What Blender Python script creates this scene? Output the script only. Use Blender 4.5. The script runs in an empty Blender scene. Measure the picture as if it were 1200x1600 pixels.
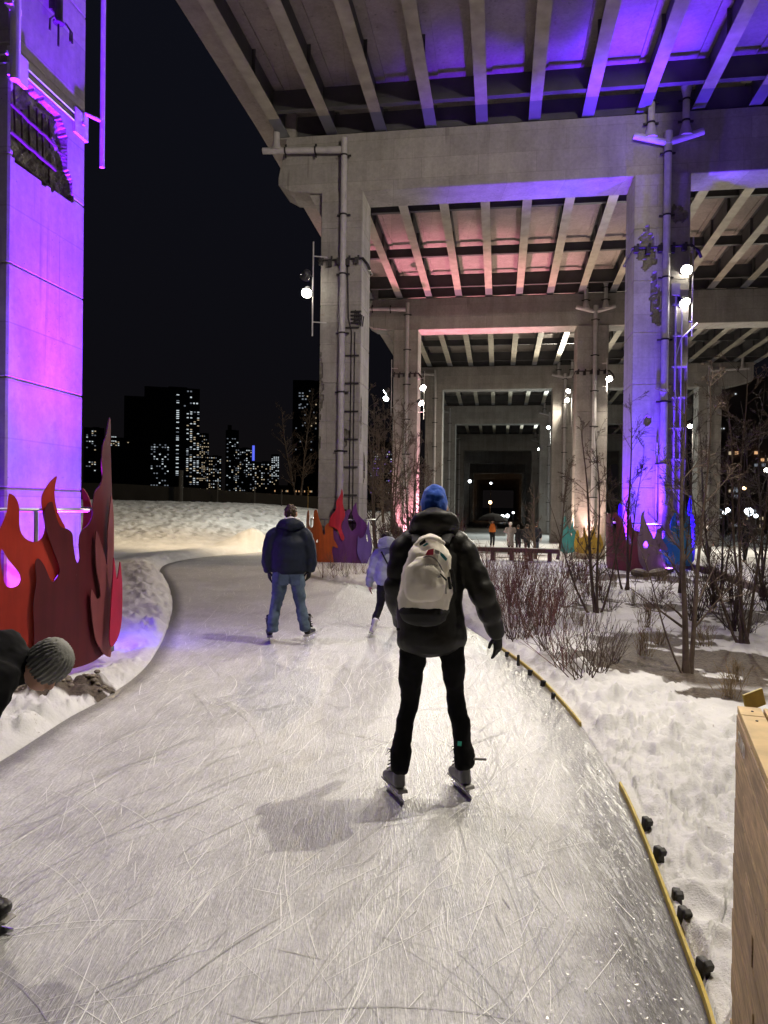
import bpy, bmesh, math, random
import numpy as np
from mathutils import Vector, Matrix, geometry, noise as mnoise
random.seed(7); rng = np.random.default_rng(7)
PI = math.pi; V = Vector
scene = bpy.context.scene
COL = scene.collection
# ---------------------------------------------------------------- camera
EYE = V((0, 0, 1.75)); FPX = 1150.0
cam_d = bpy.data.cameras.new('camera'); cam = bpy.data.objects.new('camera', cam_d); COL.objects.link(cam)
cam_d.sensor_fit = 'VERTICAL'; cam_d.sensor_height = 36; cam_d.lens = FPX/1600*36
cam_d.clip_start = 0.05; cam_d.clip_end = 4000
RC = (Matrix.Rotation(math.radians(90-0.5), 3, 'X') @ Matrix.Rotation(0.013, 3, 'Z'))
cam.matrix_world = Matrix.Translation(EYE) @ RC.to_4x4()
scene.camera = cam
# ---------------------------------------------------------------- world, exposure
world = bpy.data.worlds.new('World'); scene.world = world; world.use_nodes = True
wn = world.node_tree.nodes; wl = world.node_tree.links
bgn = wn['Background']
tc = wn.new('ShaderNodeTexCoord'); sp = wn.new('ShaderNodeSeparateXYZ'); rp = wn.new('ShaderNodeValToRGB')
wl.new(tc.outputs['Generated'], sp.inputs[0]); wl.new(sp.outputs['Z'], rp.inputs['Fac']); wl.new(rp.outputs['Color'], bgn.inputs['Color'])
e = rp.color_ramp.elements
e[0].position = 0.0; e[0].color = (0.0050, 0.0040, 0.0040, 1)      # city glow low over the roofs
e[1].position = 0.55; e[1].color = (0.0042, 0.0046, 0.0080, 1)
x = e.new(0.16); x.color = (0.0040, 0.0038, 0.0054, 1)
bgn.inputs['Strength'].default_value = 1.0
vs = scene.view_settings; vs.view_transform = 'Standard'; vs.look = 'None'; vs.exposure = 0.0; vs.gamma = 1.0
cy = scene.cycles
cy.use_denoising = True
cy.max_bounces = 6; cy.diffuse_bounces = 3; cy.glossy_bounces = 3; cy.transmission_bounces = 2; cy.transparent_max_bounces = 4
cy.sample_clamp_indirect = 4.0; cy.caustics_reflective = False; cy.caustics_refractive = False
scene.render.film_transparent = False

# ---------------------------------------------------------------- picture <-> place
def ray(px, py):
    return RC @ V(((px-600)/FPX, -(py-800)/FPX, -1.0))
def at(px, py, Y):
    d = ray(px, py); return EYE + d*(Y/d.y)
def gnd(px, py, z=0.0):
    d = ray(px, py); return EYE + d*((z-EYE.z)/d.z)
SA = V((0.1541, 0.98805, 0)); TA = V((0.98805, -0.1541, 0))       # along / across the viaduct
def st(s, t, z=0.0): return SA*s + TA*t + V((0, 0, z))
def on_t(px, py, t):                                               # ray meets the vertical plane across-offset = t
    d = ray(px, py); return EYE + d*(t/(d.dot(TA)))
def on_s(px, py, s):
    d = ray(px, py); return EYE + d*(s/(d.dot(SA)))

# ---------------------------------------------------------------- mesh helpers
ORG = {}
def tag(o, label=None, cat=None, group=None, kind=None):
    if label: o['label'] = label
    if cat: o['category'] = cat
    if group: o['group'] = group
    if kind: o['kind'] = kind
    return o
def empty(name, loc, label=None, cat=None, group=None):
    o = bpy.data.objects.new(name, None); COL.objects.link(o); o.location = loc; o.empty_display_size = 0.2
    ORG[o.name] = V(loc); return tag(o, label, cat, group)
def copy_tree(o, parent=None):
    c = o.copy(); COL.objects.link(c)
    if parent is not None: c.parent = parent
    for ch in list(o.children): copy_tree(ch, c)
    return c
def frame(tan, side):
    t = tan.normalized(); s = side - t*side.dot(t)
    if s.length < 1e-4:
        s = V((0, 1, 0)) - t*t.y
        if s.length < 1e-3: s = V((1, 0, 0)) - t*t.x
    s.normalize(); return t, s, t.cross(s)
def spline(pts, n):
    pts = [V(p) for p in pts]
    if len(pts) == 2: return [pts[0].lerp(pts[1], i/n) for i in range(n+1)]
    P = [pts[0]*2-pts[1]] + pts + [pts[-1]*2-pts[-2]]; out = []; m = len(pts)-1
    for i in range(n+1):
        u = i/n*m; k = min(int(u), m-1); f = u-k
        a, b, c, d = P[k:k+4]
        out.append(0.5*((2*b)+(c-a)*f+(2*a-5*b+4*c-d)*f*f+(3*b-a-3*c+d)*f**3))
    return out
class MB:
    def __init__(s): s.v = []; s.f = []; s.m = []
    def add(s, vs, fs, mi=0):
        k = len(s.v); s.v.extend([tuple(p) for p in vs]); s.f.extend([tuple(i+k for i in f) for f in fs]); s.m.extend([mi]*len(fs)); return s
    def box(s, c, d, rot=None, mi=0, taper=1.0):
        c = V(c); h = V(d)*0.5; vs = []
        for z in (-1, 1):
            k = taper if z > 0 else 1.0
            for x, y in ((-1, -1), (1, -1), (1, 1), (-1, 1)):
                p = V((x*h.x*k, y*h.y*k, z*h.z)); vs.append(c + (rot @ p if rot else p))
        return s.add(vs, [(3, 2, 1, 0), (4, 5, 6, 7), (0, 1, 5, 4), (1, 2, 6, 5), (2, 3, 7, 6), (3, 0, 4, 7)], mi)
    def axbox(s, s0, s1, t0, t1, z0, z1, mi=0, dz=0.0):            # box in viaduct axes, dz = drop over its length
        vs = [st(s0, t0, z0), st(s0, t1, z0), st(s1, t1, z0+dz), st(s1, t0, z0+dz), st(s0, t0, z1), st(s0, t1, z1), st(s1, t1, z1+dz), st(s1, t0, z1+dz)]
        return s.add(vs, [(3, 2, 1, 0), (4, 5, 6, 7), (0, 1, 5, 4), (1, 2, 6, 5), (2, 3, 7, 6), (3, 0, 4, 7)], mi)
    def prism(s, poly, off, mi=0):                                  # polygon (list of 3-D points) pushed by a vector
        n = len(poly); off = V(off); vs = [V(p) for p in poly] + [V(p)+off for p in poly]
        fs = [tuple(range(n-1, -1, -1)), tuple(range(n, 2*n))] + [(i, (i+1) % n, n+(i+1) % n, n+i) for i in range(n)]
        return s.add(vs, fs, mi)
    def tube(s, pts, r, n=8, cap=True, mi=0, side=V((0.3, 0.2, 1))):
        pts = [V(p) for p in pts]; m = len(pts)
        if not isinstance(r, (list, tuple)): r = [r]*m
        vs = []; 
        for i, p in enumerate(pts):
            tan = pts[min(i+1, m-1)] - pts[max(i-1, 0)]
            if tan.length < 1e-9: tan = V((0, 0, 1))
            t, a, b = frame(tan, side if abs(tan.normalized().dot(side.normalized())) < 0.97 else V((1, 0, 0)))
            for k in range(n):
                w = 2*PI*k/n; vs.append(p + (a*math.cos(w)+b*math.sin(w))*r[i])
        fs = [(i*n+k, i*n+(k+1) % n, (i+1)*n+(k+1) % n, (i+1)*n+k) for i in range(m-1) for k in range(n)]
        if cap: fs += [tuple(range(n-1, -1, -1)), tuple((m-1)*n+k for k in range(n))]
        return s.add(vs, fs, mi)
    def etube(s, pts, rad, side=V((1, 0, 0)), n=18, puff=None, seg=None, mi=0):   # elliptical limb with rounded ends
        L = sum((V(pts[i+1])-V(pts[i])).length for i in range(len(pts)-1))
        seg = seg or max(6, int(L/0.018)); P = spline(pts, seg); R = []
        for i in range(seg+1):
            u = i/seg*(len(rad)-1); k = min(int(u), len(rad)-2) if len(rad) > 1 else 0; f = u-k
            f = f*f*(3-2*f)*0.5+f*0.5
            a = rad[k]; b = rad[min(k+1, len(rad)-1)]
            a = a if isinstance(a, tuple) else (a, a); b = b if isinstance(b, tuple) else (b, b)
            x, y = a[0]+(b[0]-a[0])*f, a[1]+(b[1]-a[1])*f
            if puff:
                q = abs(math.sin(PI*(i/seg*L+puff[2] if len(puff) > 2 else i/seg*L)/puff[0]))**0.55-0.6
                x += puff[1]*q; y += puff[1]*q
            R.append((x, y))
        rows = []
        t0 = (P[1]-P[0]).normalized(); t1 = (P[-1]-P[-2]).normalized()
        for a in (80, 50, 25):
            rows.append((P[0]-t0*min(R[0])*math.sin(math.radians(a))*0.6, t0, R[0][0]*math.cos(math.radians(a)), R[0][1]*math.cos(math.radians(a))))
        for i, p in enumerate(P): rows.append((p, P[min(i+1, seg)]-P[max(i-1, 0)], *R[i]))
        for a in (25, 50, 80):
            rows.append((P[-1]+t1*min(R[-1])*math.sin(math.radians(a))*0.6, t1, R[-1][0]*math.cos(math.radians(a)), R[-1][1]*math.cos(math.radians(a))))
        vs = []
        for p, tan, x, y in rows:
            t, a, b = frame(tan, side)
            for k in range(n): w = 2*PI*k/n; vs.append(p + a*math.cos(w)*x + b*math.sin(w)*y)
        m = len(rows)
        fs = [(i*n+k, i*n+(k+1) % n, (i+1)*n+(k+1) % n, (i+1)*n+k) for i in range(m-1) for k in range(n)]
        fs += [tuple(range(n-1, -1, -1)), tuple((m-1)*n+k for k in range(n))]
        return s.add(vs, fs, mi)
    def ell(s, c, r, M=None, n=16, m=10, mi=0):
        c = V(c); vs = [];
        for j in range(m+1):
            a = PI*(j+0.02)/(m+0.04)
            for k in range(n):
                w = 2*PI*k/n; p = V((r[0]*math.sin(a)*math.cos(w), r[1]*math.sin(a)*math.sin(w), -r[2]*math.cos(a)))
                vs.append(c + (M @ p if M else p))
        fs = [(j*n+k, j*n+(k+1) % n, (j+1)*n+(k+1) % n, (j+1)*n+k) for j in range(m) for k in range(n)]
        fs += [tuple(range(n-1, -1, -1)), tuple(m*n+k for k in range(n))]
        return s.add(vs, fs, mi)
    def mesh(s, name, org=V((0, 0, 0))):
        me = bpy.data.meshes.new(name); me.from_pydata([(p[0]-org.x, p[1]-org.y, p[2]-org.z) for p in s.v], [], s.f); return me
    def build(s, name, mats, parent=None, org=None, smooth=False, bevel=0.0):
        if parent is not None: org = ORG[parent.name]
        org = V(org) if org is not None else V((0, 0, 0))
        me = s.mesh(name, org)
        for m in (mats if isinstance(mats, (list, tuple)) else [mats]): me.materials.append(m)
        me.polygons.foreach_set('material_index', s.m)
        if smooth: me.polygons.foreach_set('use_smooth', [True]*len(s.f))
        me.update()
        o = bpy.data.objects.new(name, me); COL.objects.link(o)
        if parent is not None: o.parent = parent
        else: o.location = org
        ORG[o.name] = org
        if bevel:
            b = o.modifiers.new('b', 'BEVEL'); b.width = bevel; b.segments = 2; b.limit_method = 'ANGLE'; b.angle_limit = math.radians(40)
        return o
def weld(mb, name, mat, parent=None, org=None, voxel=0.012, sm=6, fold=0.0, fscale=9.0, fz=1.0, seed=0.0):
    """one continuous surface from overlapping limbs"""
    if parent is not None: org = ORG[parent.name]
    org = V(org) if org is not None else V((0, 0, 0))
    me = mb.mesh(name+'_raw', org); bm = bmesh.new(); bm.from_mesh(me); bmesh.ops.recalc_face_normals(bm, faces=bm.faces); bm.to_mesh(me); bm.free()
    o = bpy.data.objects.new(name, me); COL.objects.link(o)
    r = o.modifiers.new('r', 'REMESH'); r.mode = 'VOXEL'; r.voxel_size = voxel; r.adaptivity = 0
    if sm: q = o.modifiers.new('s', 'SMOOTH'); q.iterations = sm; q.factor = 0.5
    dg = bpy.context.evaluated_depsgraph_get(); dg.update()
    me2 = bpy.data.meshes.new_from_object(o.evaluated_get(dg)); me2.name = name
    o.modifiers.clear(); o.data = me2; bpy.data.meshes.remove(me)
    me2.materials.clear(); me2.materials.append(mat)
    if fold:
        me2.calc_loop_triangles(); nv = len(me2.vertices)
        ns = [v.normal.copy() for v in me2.vertices]
        for i, v in enumerate(me2.vertices):
            p = v.co*fscale; p.z *= fz; p.x += seed
            w = mnoise.turbulence(p, 3, False)-0.55
            v.co += ns[i]*fold*w
    me2.polygons.foreach_set('use_smooth', [True]*len(me2.polygons)); me2.update()
    if parent is not None: o.parent = parent
    else: o.location = org
    ORG[o.name] = org
    return o
# vector value noise
def _h(ix, iy, sd):
    n = (ix.astype(np.int64)*374761393 + iy.astype(np.int64)*668265263 + sd*1442695041) & 0xffffffff
    n = ((n ^ (n >> 13))*1274126177) & 0xffffffff
    return ((n ^ (n >> 16)) & 0xffff)/65535.0
def vn(x, y, sd=0):
    ix = np.floor(x); iy = np.floor(y); fx = x-ix; fy = y-iy; fx = fx*fx*fx*(fx*(fx*6-15)+10); fy = fy*fy*fy*(fy*(fy*6-15)+10)
    a = _h(ix, iy, sd); b = _h(ix+1, iy, sd); c = _h(ix, iy+1, sd); d = _h(ix+1, iy+1, sd)
    return (a*(1-fx)+b*fx)*(1-fy)+(c*(1-fx)+d*fx)*fy
def fbm(x, y, o=4, sd=0):
    r = 0; a = 0.5
    for i in range(o):
        r = r+a*vn(x, y, sd+i); c, s_ = 0.8*2.03, 0.6*2.03
        x, y = x*c-y*s_, x*s_+y*c; a *= 0.5
    return r
def sstep(a, b, x): t = np.clip((x-a)/(b-a), 0, 1); return t*t*(3-2*t)

# ---------------------------------------------------------------- materials
def mat(name, col, rough=0.6, metal=0.0, spec=0.5, emit=None, estr=0.0):
    m = bpy.data.materials.new(name); m.use_nodes = True; b = m.node_tree.nodes['Principled BSDF']
    b.inputs['Base Color'].default_value = (*col, 1); b.inputs['Roughness'].default_value = rough
    b.inputs['Metallic'].default_value = metal; b.inputs['Specular IOR Level'].default_value = spec
    if emit:
        b.inputs['Emission Color'].default_value = (*emit, 1); b.inputs['Emission Strength'].default_value = estr
        m.cycles.emission_sampling = 'NONE'
    return m
class NG:
    def __init__(s, m): s.m = m; s.N = m.node_tree.nodes; s.L = m.node_tree.links; s.b = s.N['Principled BSDF']
    def n(s, t, **kw):
        o = s.N.new('ShaderNode'+t)
        for k, v in kw.items():
            if k in o.inputs.keys(): s.set(o.inputs[k], v)
            else: setattr(o, k, v)
        return o
    def set(s, i, v):
        if isinstance(v, bpy.types.NodeSocket): s.L.new(v, i)
        else: i.default_value = v
    def coord(s, kind='Object', scale=(1, 1, 1), rot=(0, 0, 0)):
        t = s.n('TexCoord'); mp = s.n('Mapping'); s.L.new(t.outputs[kind], mp.inputs[0]); mp.inputs['Scale'].default_value = scale; mp.inputs['Rotation'].default_value = rot
        return mp.outputs[0]
    def noise(s, vec, scale, detail=4, rough=0.55, dist=0.0):
        o = s.n('TexNoise'); s.L.new(vec, o.inputs['Vector']); o.inputs['Scale'].default_value = scale; o.inputs['Detail'].default_value = detail
        o.inputs['Roughness'].default_value = rough; o.inputs['Distortion'].default_value = dist; return o.outputs['Fac']
    def ramp(s, f, stops):
        o = s.n('ValToRGB'); s.L.new(f, o.inputs[0]); e = o.color_ramp.elements
        while len(e) < len(stops): e.new(0.5)
        for q, (p, c) in zip(e, stops):
            q.position = p; q.color = (c, c, c, 1) if not isinstance(c, tuple) else (*c, 1)
        return o.outputs[0]
    def mix(s, f, a, b, mode='MIX'):
        o = s.n('Mix', data_type='RGBA', blend_type=mode); 
        for i, v in ((0, f), (6, a), (7, b)):
            if isinstance(v, tuple): v = (*v, 1)
            s.set(o.inputs[i], v)
        return o.outputs[2]
    def math(s, op, a, b=0.0):
        o = s.n('Math', operation=op); s.set(o.inputs[0], a); s.set(o.inputs[1], b); return o.outputs[0]
    def attr(s, name): o = s.n('Attribute'); o.attribute_name = name; return o.outputs['Fac']
    def bump(s, h, strength=0.3, dist=0.02):
        o = s.n('Bump'); s.L.new(h, o.inputs['Height']); o.inputs['Strength'].default_value = strength; o.inputs['Distance'].default_value = dist
        s.L.new(o.outputs[0], s.b.inputs['Normal'])
    def col(s, v): s.set(s.b.inputs['Base Color'], v)
    def rough(s, v): s.set(s.b.inputs['Roughness'], v)
def worn(name, col, rough=0.6, metal=0.0, var=0.25, scale=3.0, bump=0.08, bscale=40, dist=0.006, spec=0.5):
    m = mat(name, col, rough, metal, spec); g = NG(m); c = g.coord()
    f = g.ramp(g.noise(c, scale, 6, 0.65), [(0.3, 1-var), (0.7, 1+var*0.6)])
    g.col(g.mix(1.0, col, f, 'MULTIPLY')); h = g.noise(c, bscale, 4)
    g.bump(h, bump, dist); g.rough(g.math('ADD', g.math('MULTIPLY', g.noise(c, scale*4, 3), 0.3), rough-0.15)); return m
def concrete(name, a, b, streak=0.5):
    m = mat(name, a, 0.88, spec=0.25); g = NG(m); c = g.coord()
    big = g.noise(c, 0.9, 5, 0.6, 0.6); fine = g.noise(c, 11, 6, 0.7)
    stv = g.coord(scale=(1.1, 1.1, 0.10)); stn = g.noise(stv, 1.7, 4, 0.6, 0.6)
    base = g.mix(g.ramp(big, [(0.32, 0.0), (0.68, 1.0)]), a, b)
    base = g.mix(1.0, base, g.ramp(stn, [(0.34, 1-streak*0.42), (0.62, 1.05)]), 'MULTIPLY')
    base = g.mix(1.0, base, g.ramp(fine, [(0.3, 0.84), (0.7, 1.1)]), 'MULTIPLY')
    # formwork panels: faint tone steps and thin joints, drip stains, rust freckles
    bk = g.n('TexBrick'); mp = g.coord(rot=(PI/2, 0, 0)); g.L.new(mp, bk.inputs['Vector'])
    for kk, vv in (('Scale', 0.55), ('Mortar Size', 0.006), ('Mortar Smooth', 0.6), ('Bias', 0.0), ('Brick Width', 0.9), ('Row Height', 0.33)): bk.inputs[kk].default_value = vv
    bk.inputs['Color1'].default_value = (0.86, 0.86, 0.86, 1); bk.inputs['Color2'].default_value = (1.08, 1.07, 1.05, 1); bk.inputs['Mortar'].default_value = (0.72, 0.70, 0.68, 1)
    base = g.mix(0.75, base, bk.outputs['Color'], 'MULTIPLY')
    dv = g.coord(scale=(5.5, 5.5, 0.22)); dn = g.noise(dv, 1.6, 3, 0.55, 0.3)
    base = g.mix(g.math('MULTIPLY', g.ramp(dn, [(0.62, 0.0), (0.72, 0.55)]), g.ramp(g.noise(c, 0.6, 2), [(0.42, 0.0), (0.6, 1.0)])), base, (0.10, 0.085, 0.075))
    base = g.mix(g.math('MULTIPLY', g.ramp(g.noise(c, 3.2, 5, 0.7), [(0.66, 0.0), (0.76, 0.55)]), 1.0), base, (0.20, 0.12, 0.07))
    pores = g.n('TexVoronoi'); g.L.new(c, pores.inputs['Vector']); pores.inputs['Scale'].default_value = 16
    pm = g.math('MULTIPLY', g.ramp(pores.outputs['Distance'], [(0.06, 1.0), (0.13, 0.0)]), g.ramp(g.noise(c, 2.0, 2), [(0.55, 0.0), (0.62, 0.8)]))
    base = g.mix(pm, base, (0.06, 0.055, 0.05)); g.col(base)
    g.bump(g.math('ADD', g.math('MULTIPLY', fine, 0.7), g.math('MULTIPLY', g.noise(c, 60, 3), 0.35)), 0.35, 0.012); return m
M = {}
M['conc'] = concrete('concrete', (0.30, 0.275, 0.255), (0.40, 0.375, 0.35))
M['conc_cap'] = concrete('concrete_cap', (0.29, 0.268, 0.25), (0.37, 0.345, 0.32), 0.35)
M['slab'] = concrete('slab_concrete', (0.30, 0.265, 0.245), (0.38, 0.335, 0.305), 0.2)
M['spall'] = worn('broken_concrete', (0.21, 0.19, 0.165), 0.95, var=0.5, scale=7, bump=0.9, bscale=26, dist=0.04)
M['rust'] = worn('rusted_rebar', (0.035, 0.018, 0.014), 0.85, var=0.4, scale=20)
M['web'] = worn('dark_girder_steel', (0.085, 0.082, 0.084), 0.6, 0.1, 0.3, 1.5)
M['flange'] = worn('tan_girder_paint', (0.36, 0.325, 0.26), 0.6, 0.0, 0.3, 2.2)
M['flange_new'] = worn('grey_repainted_steel', (0.15, 0.155, 0.175), 0.5, 0.0, 0.2, 2.0)
M['pipe'] = worn('weathered_pipe_paint', (0.47, 0.44, 0.44), 0.55, 0.0, 0.2, 5)
M['clamp'] = worn('dark_clamp_iron', (0.035, 0.03, 0.03), 0.6, 0.4, 0.3, 20)
M['steel'] = worn('galvanised_steel', (0.42, 0.42, 0.44), 0.38, 0.8, 0.2, 10)
M['housing'] = mat('lamp_housing', (0.05, 0.05, 0.055), 0.45, 0.3)
M['lens'] = mat('lit_lens', (1, 1, 1), 0.3, emit=(1.0, 0.95, 0.80), estr=60)
M['lens_cool'] = mat('lit_cool_lens', (1, 1, 1), 0.3, emit=(0.85, 0.97, 0.95), estr=25)
M['lens_pur'] = mat('lit_purple_lens', (0.5, 0.2, 1), 0.3, emit=(0.42, 0.10, 1.0), estr=25)
M['lens_pink'] = mat('lit_pink_lens', (1, 0.3, 0.5), 0.3, emit=(1.0, 0.25, 0.42), estr=20)
# ================================================================ viaduct
T_G = [-6.6+1.49*k for k in range(17)]                            # girder lines
BS = [8.4, 22.24, 37.6, 54.0, 70.0, 87.0, 104.0, 121.0, 138.0, 155.0, 172.0, 189.0]   # bent centres along the deck
BTOP = [12.95, 12.85, 12.2, 11.85, 11.2, 10.2, 9.5, 8.9, 8.4, 8.0, 7.7, 7.5]
BBOT = [11.2, 11.1, 10.63, 10.2, 9.5, 8.3, 7.8, 7.2, 6.8, 6.4, 6.2, 6.0]
GZ = [0, 0, -0.75, -0.8] + [-0.8]*8
COLT = (-4.75, 4.39, 14.2)
JOINT = 1.15
def inpoly(x, y, P):
    r = False; n = len(P)
    for i in range(n):
        x1, y1 = P[i]; x2, y2 = P[(i+1) % n]
        if (y1 > y) != (y2 > y) and x < (x2-x1)*(y-y1)/(y2-y1)+x1: r = not r
    return r
def fine_column(sc, tc_, w, d, z0, z1, joints, recess, name, parent, step=0.045):
    """column skin with real grooves and broken-out hollows; recess(face,u,z) -> depth"""
    zs = []; z = z0
    js = sorted(joints)
    marks = []
    for j in js: marks += [j-0.016, j-0.008, j+0.008, j+0.016]
    n = int((z1-z0)/step)
    zs = sorted(set([round(z0+(z1-z0)*i/n, 4) for i in range(n+1)]+[round(m, 4) for m in marks if z0 < m < z1]))
    per = []                                                      # (face, u, s, t, normal)
    nw = max(2, int(w/step)); nd = max(2, int(d/step)); c = 0.02
    for f, (ax, nn, L) in enumerate(((0, nw, w), (1, nd, d), (2, nw, w), (3, nd, d))):
        for i in range(nn+1):
            u = -L/2+c+(L-2*c)*i/nn
            if f == 0: p = (sc-d/2, tc_+u); nr = -SA
            elif f == 1: p = (sc+u, tc_+w/2); nr = TA
            elif f == 2: p = (sc+d/2, tc_-u); nr = SA
            else: p = (sc-u, tc_-w/2); nr = -TA
            per.append((f, u if f in (0, 1) else -u, p[0], p[1], nr))
    m = len(per); mb = MB(); dep = {}
    for zi, z in enumerate(zs):
        g = 0.0
        for j in js:
            if abs(z-j) < 0.0105: g = 0.014
        for k, (f, u, s_, t_, nr) in enumerate(per):
            r = recess(f, u, z); dep[(zi, k)] = r
            q = st(s_, t_, z) - nr*(max(g, r) if r <= 0.02 else r)
            mb.v.append(tuple(q))
    for zi in range(len(zs)-1):
        for k in range(m):
            k2 = (k+1) % m
            mb.f.append((zi*m+k, zi*m+k2, (zi+1)*m+k2, (zi+1)*m+k))
            mb.m.append(1 if (dep[(zi, k)]+dep[(zi+1, k2)])/2 > 0.012 else 0)
    mb.f.append(tuple((len(zs)-1)*m+k for k in range(m))); mb.m.append(0)
    return mb.build(name, [M['conc'], M['spall']], parent)
def plain_column(s0, t0, w, d, z0, z1, parent):
    mb = MB(); zs = [z0]; z = z0+0.6
    while z < z1-0.3: zs += [z-0.014, z-0.007, z+0.007, z+0.014]; z += JOINT
    zs.append(z1); ins = [0.0]
    for i in range(1, len(zs)-1): ins.append(0.014 if (i-1) % 4 in (1, 2) else 0.0)
    ins.append(0.0); c = 0.03
    for z, g in zip(zs, ins):
        a, b = w/2-g, d/2-g
        for (p, q) in ((-b, -a+c), (-b, a-c), (-b+c, a), (b-c, a), (b, a-c), (b, -a+c), (b-c, -a), (-b+c, -a)): mb.v.append(tuple(st(s0+p, t0+q, z)))
    for i in range(len(zs)-1):
        for k in range(8): mb.f.append((i*8+k, i*8+(k+1) % 8, (i+1)*8+(k+1) % 8, (i+1)*8+k)); mb.m.append(0)
    return mb.build('column', M['conc'], parent)
def clamp_on(pipe, p, axis, r, out):                               # band round a pipe with two ears against the wall
    mb = MB(); a = axis.normalized(); o = out.normalized(); sd = a.cross(o)
    mb.tube([p-a*0.025, p+a*0.025], r+0.012, 12); mb.box(p-o*(r*0.6), (0.001, 0.001, 0.001))
    R = Matrix((sd, a, o)).transposed()
    mb.box(p-o*r*0.5+sd*(r+0.05), (0.11, 0.05, 0.05), R); mb.box(p-o*r*0.5-sd*(r+0.05), (0.11, 0.05, 0.05), R)
    return mb.build('pipe_clamp', M['clamp'], pipe)
def drain_edge(k, parent, sf, tcol, sgn, zc0, zc1, zg, near):
    """pipe from the deck edge along the cap end, then down the column face"""
    so = sf-0.13; r = 0.095
    tv = tcol+(0.08 if sgn < 0 else -0.1)
    zt = zc1-0.55; te = tcol+sgn*2.42
    m = MB(); m.tube([st(so, tv, zg+0.2), st(so, tv, zt+0.30)], r, 14); m.tube([st(so, tv, zg+2.0), st(so, tv, zg+2.12)], r*1.16, 14)
    p = m.build('drainpipe', M['pipe'], parent, smooth=False)
    z = zg+1.6
    while z < zt: clamp_on(p, st(so, tv, z), V((0, 0, 1)), r, -SA); z += 1.75
    m = MB(); za, zb = zt-0.03, zt+0.08
    m.tube([st(so, tv-sgn*-0.08, za), st(so, te, zb)], r, 14); m.tube([st(so, tv+sgn*0.10, za), st(so, tv+sgn*0.5, za+0.02)], r*1.1, 14)
    tx = te-sgn*0.42; m.tube([st(so, tx, zb-0.02), st(so, tx, zb+0.18), st(so, tx, zb+0.3), st(so, tx, zb+1.15), st(so, tx, zb+1.4)], [r*1.9, r*1.1, r, r, r*1.25], 14)
    q = m.build('drain_branch', M['pipe'], parent)
    for f in (0.35, 0.72): clamp_on(q, st(so, tv, za).lerp(st(so, te, zb), f), TA, r, -SA)
def drain_y(k, parent, sf, tcol, zc0, zc1, zg):
    so = sf-0.13; r = 0.1; tv = tcol+0.1; zt = zc1-1.0
    m = MB(); m.tube([st(so, tv, zg+0.2), st(so, tv, zt)], r, 14); m.tube([st(so, tv, zt), st(so, tv, zt+0.35)], r*1.15, 14); m.tube([st(so, tv, zg+2.9), st(so, tv, zg+3.0)], r*1.15, 14)
    m.tube([st(so, tv, 0.42*zt), st(so, tv, 0.42*zt+0.1)], r*1.15, 14)
    p = m.build('drainpipe', M['pipe'], parent)
    z = zg+1.3
    while z < zt: clamp_on(p, st(so, tv, z), V((0, 0, 1)), r, -SA); z += 1.72
    m = MB()
    for s_ in (-1, 1):
        m.tube([st(so, tv, zt+0.05), st(so, tv+s_*0.92, zt+0.3)], r*0.95, 12)
        tx = tv+s_*0.46; m.tube([st(so, tx, zt+0.2), st(so, tx, zt+0.45), st(so, tx, zt+0.6), st(so, tx, zt+1.3), st(so, tx, zt+1.55)], [r*1.9, r*1.25, r*0.95, r*0.95, r*1.5], 14)
    q = m.build('drain_branch', M['pipe'], parent)
    for s_ in (-1, 1): clamp_on(q, st(so, tv+s_*0.46, zt+0.62), V((0, 0, 1)), r, -SA); clamp_on(q, st(so, tv+s_*0.46, zt+1.2), V((0, 0, 1)), r, -SA)
NAMES = ['first', 'second', 'third', 'fourth', 'fifth', 'sixth', 'seventh', 'eighth', 'ninth', 'tenth']
W_, D_ = 1.25, 1.4
# hollows of the near left column, measured on its inner face
T0, S0 = -5.02, 7.60                                              # near left column: inner face offset / centre along
tface = -3.80*TA.x+8.3*TA.y
S0 = (-3.80)*SA.x+8.3*SA.y; T0 = tface-W_/2
def facepoly(zoompts):
    out = []
    for a, b in zoompts:
        p = on_t(a/4.85, b/4.85, tface); out.append((p.dot(SA)-S0, p.z))
    return out
HOL0 = facepoly([(105, 600), (160, 605), (230, 655), (330, 750), (440, 870), (490, 980), (510, 1100), (500, 1250), (545, 1390), (548, 1520), (390, 1425), (130, 1235), (92, 1100), (85, 850), (95, 680)])
def rec0(f, u, z):
    if f != 1 or z < 4 or z > 7.5: return 0.0
    j = 0.05*(mnoise.noise(V((u*7, z*7, 3)))); k = 0.05*(mnoise.noise(V((u*7, z*7, 9))))
    if inpoly(u+j, z+k, HOL0): return 0.085+0.05*mnoise.noise(V((u*9, z*9, 1)))+0.02*mnoise.noise(V((u*30, z*30, 5)))
    return 0.0
HOL1 = [(0, -0.62, 5.3, 0.10, 0.9), (0, -0.66, 3.6, 0.07, 0.35), (0, 0.12, 3.75, 0.16, 0.26), (1, -0.5, 4.4, 0.1, 0.6), (1, 0.1, 2.9, 0.14, 0.5)]
HOL2 = [(0, -0.42, 9.1, 0.20, 0.55), (0, -0.30, 8.75, 0.16, 0.25), (0, -0.16, 7.7, 0.13, 0.55), (0, -0.1, 7.1, 0.10, 0.25), (0, 0.42, 9.95, 0.22, 0.22), (0, -0.3, 4.2, 0.10, 0.14)]
def rec_ell(H, thr=1.0):
    def f_(f, u, z):
        for (ff, cu, cz, a, b) in H:
            if f == ff:
                q = ((u-cu)/a)**2+((z-cz)/b)**2+1.5*mnoise.noise(V((u*6+cz, z*5, 2)))
                if q < 0.9: return 0.05+0.03*mnoise.noise(V((u*14, z*14, 7)))
        return 0.0
    return f_
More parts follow.
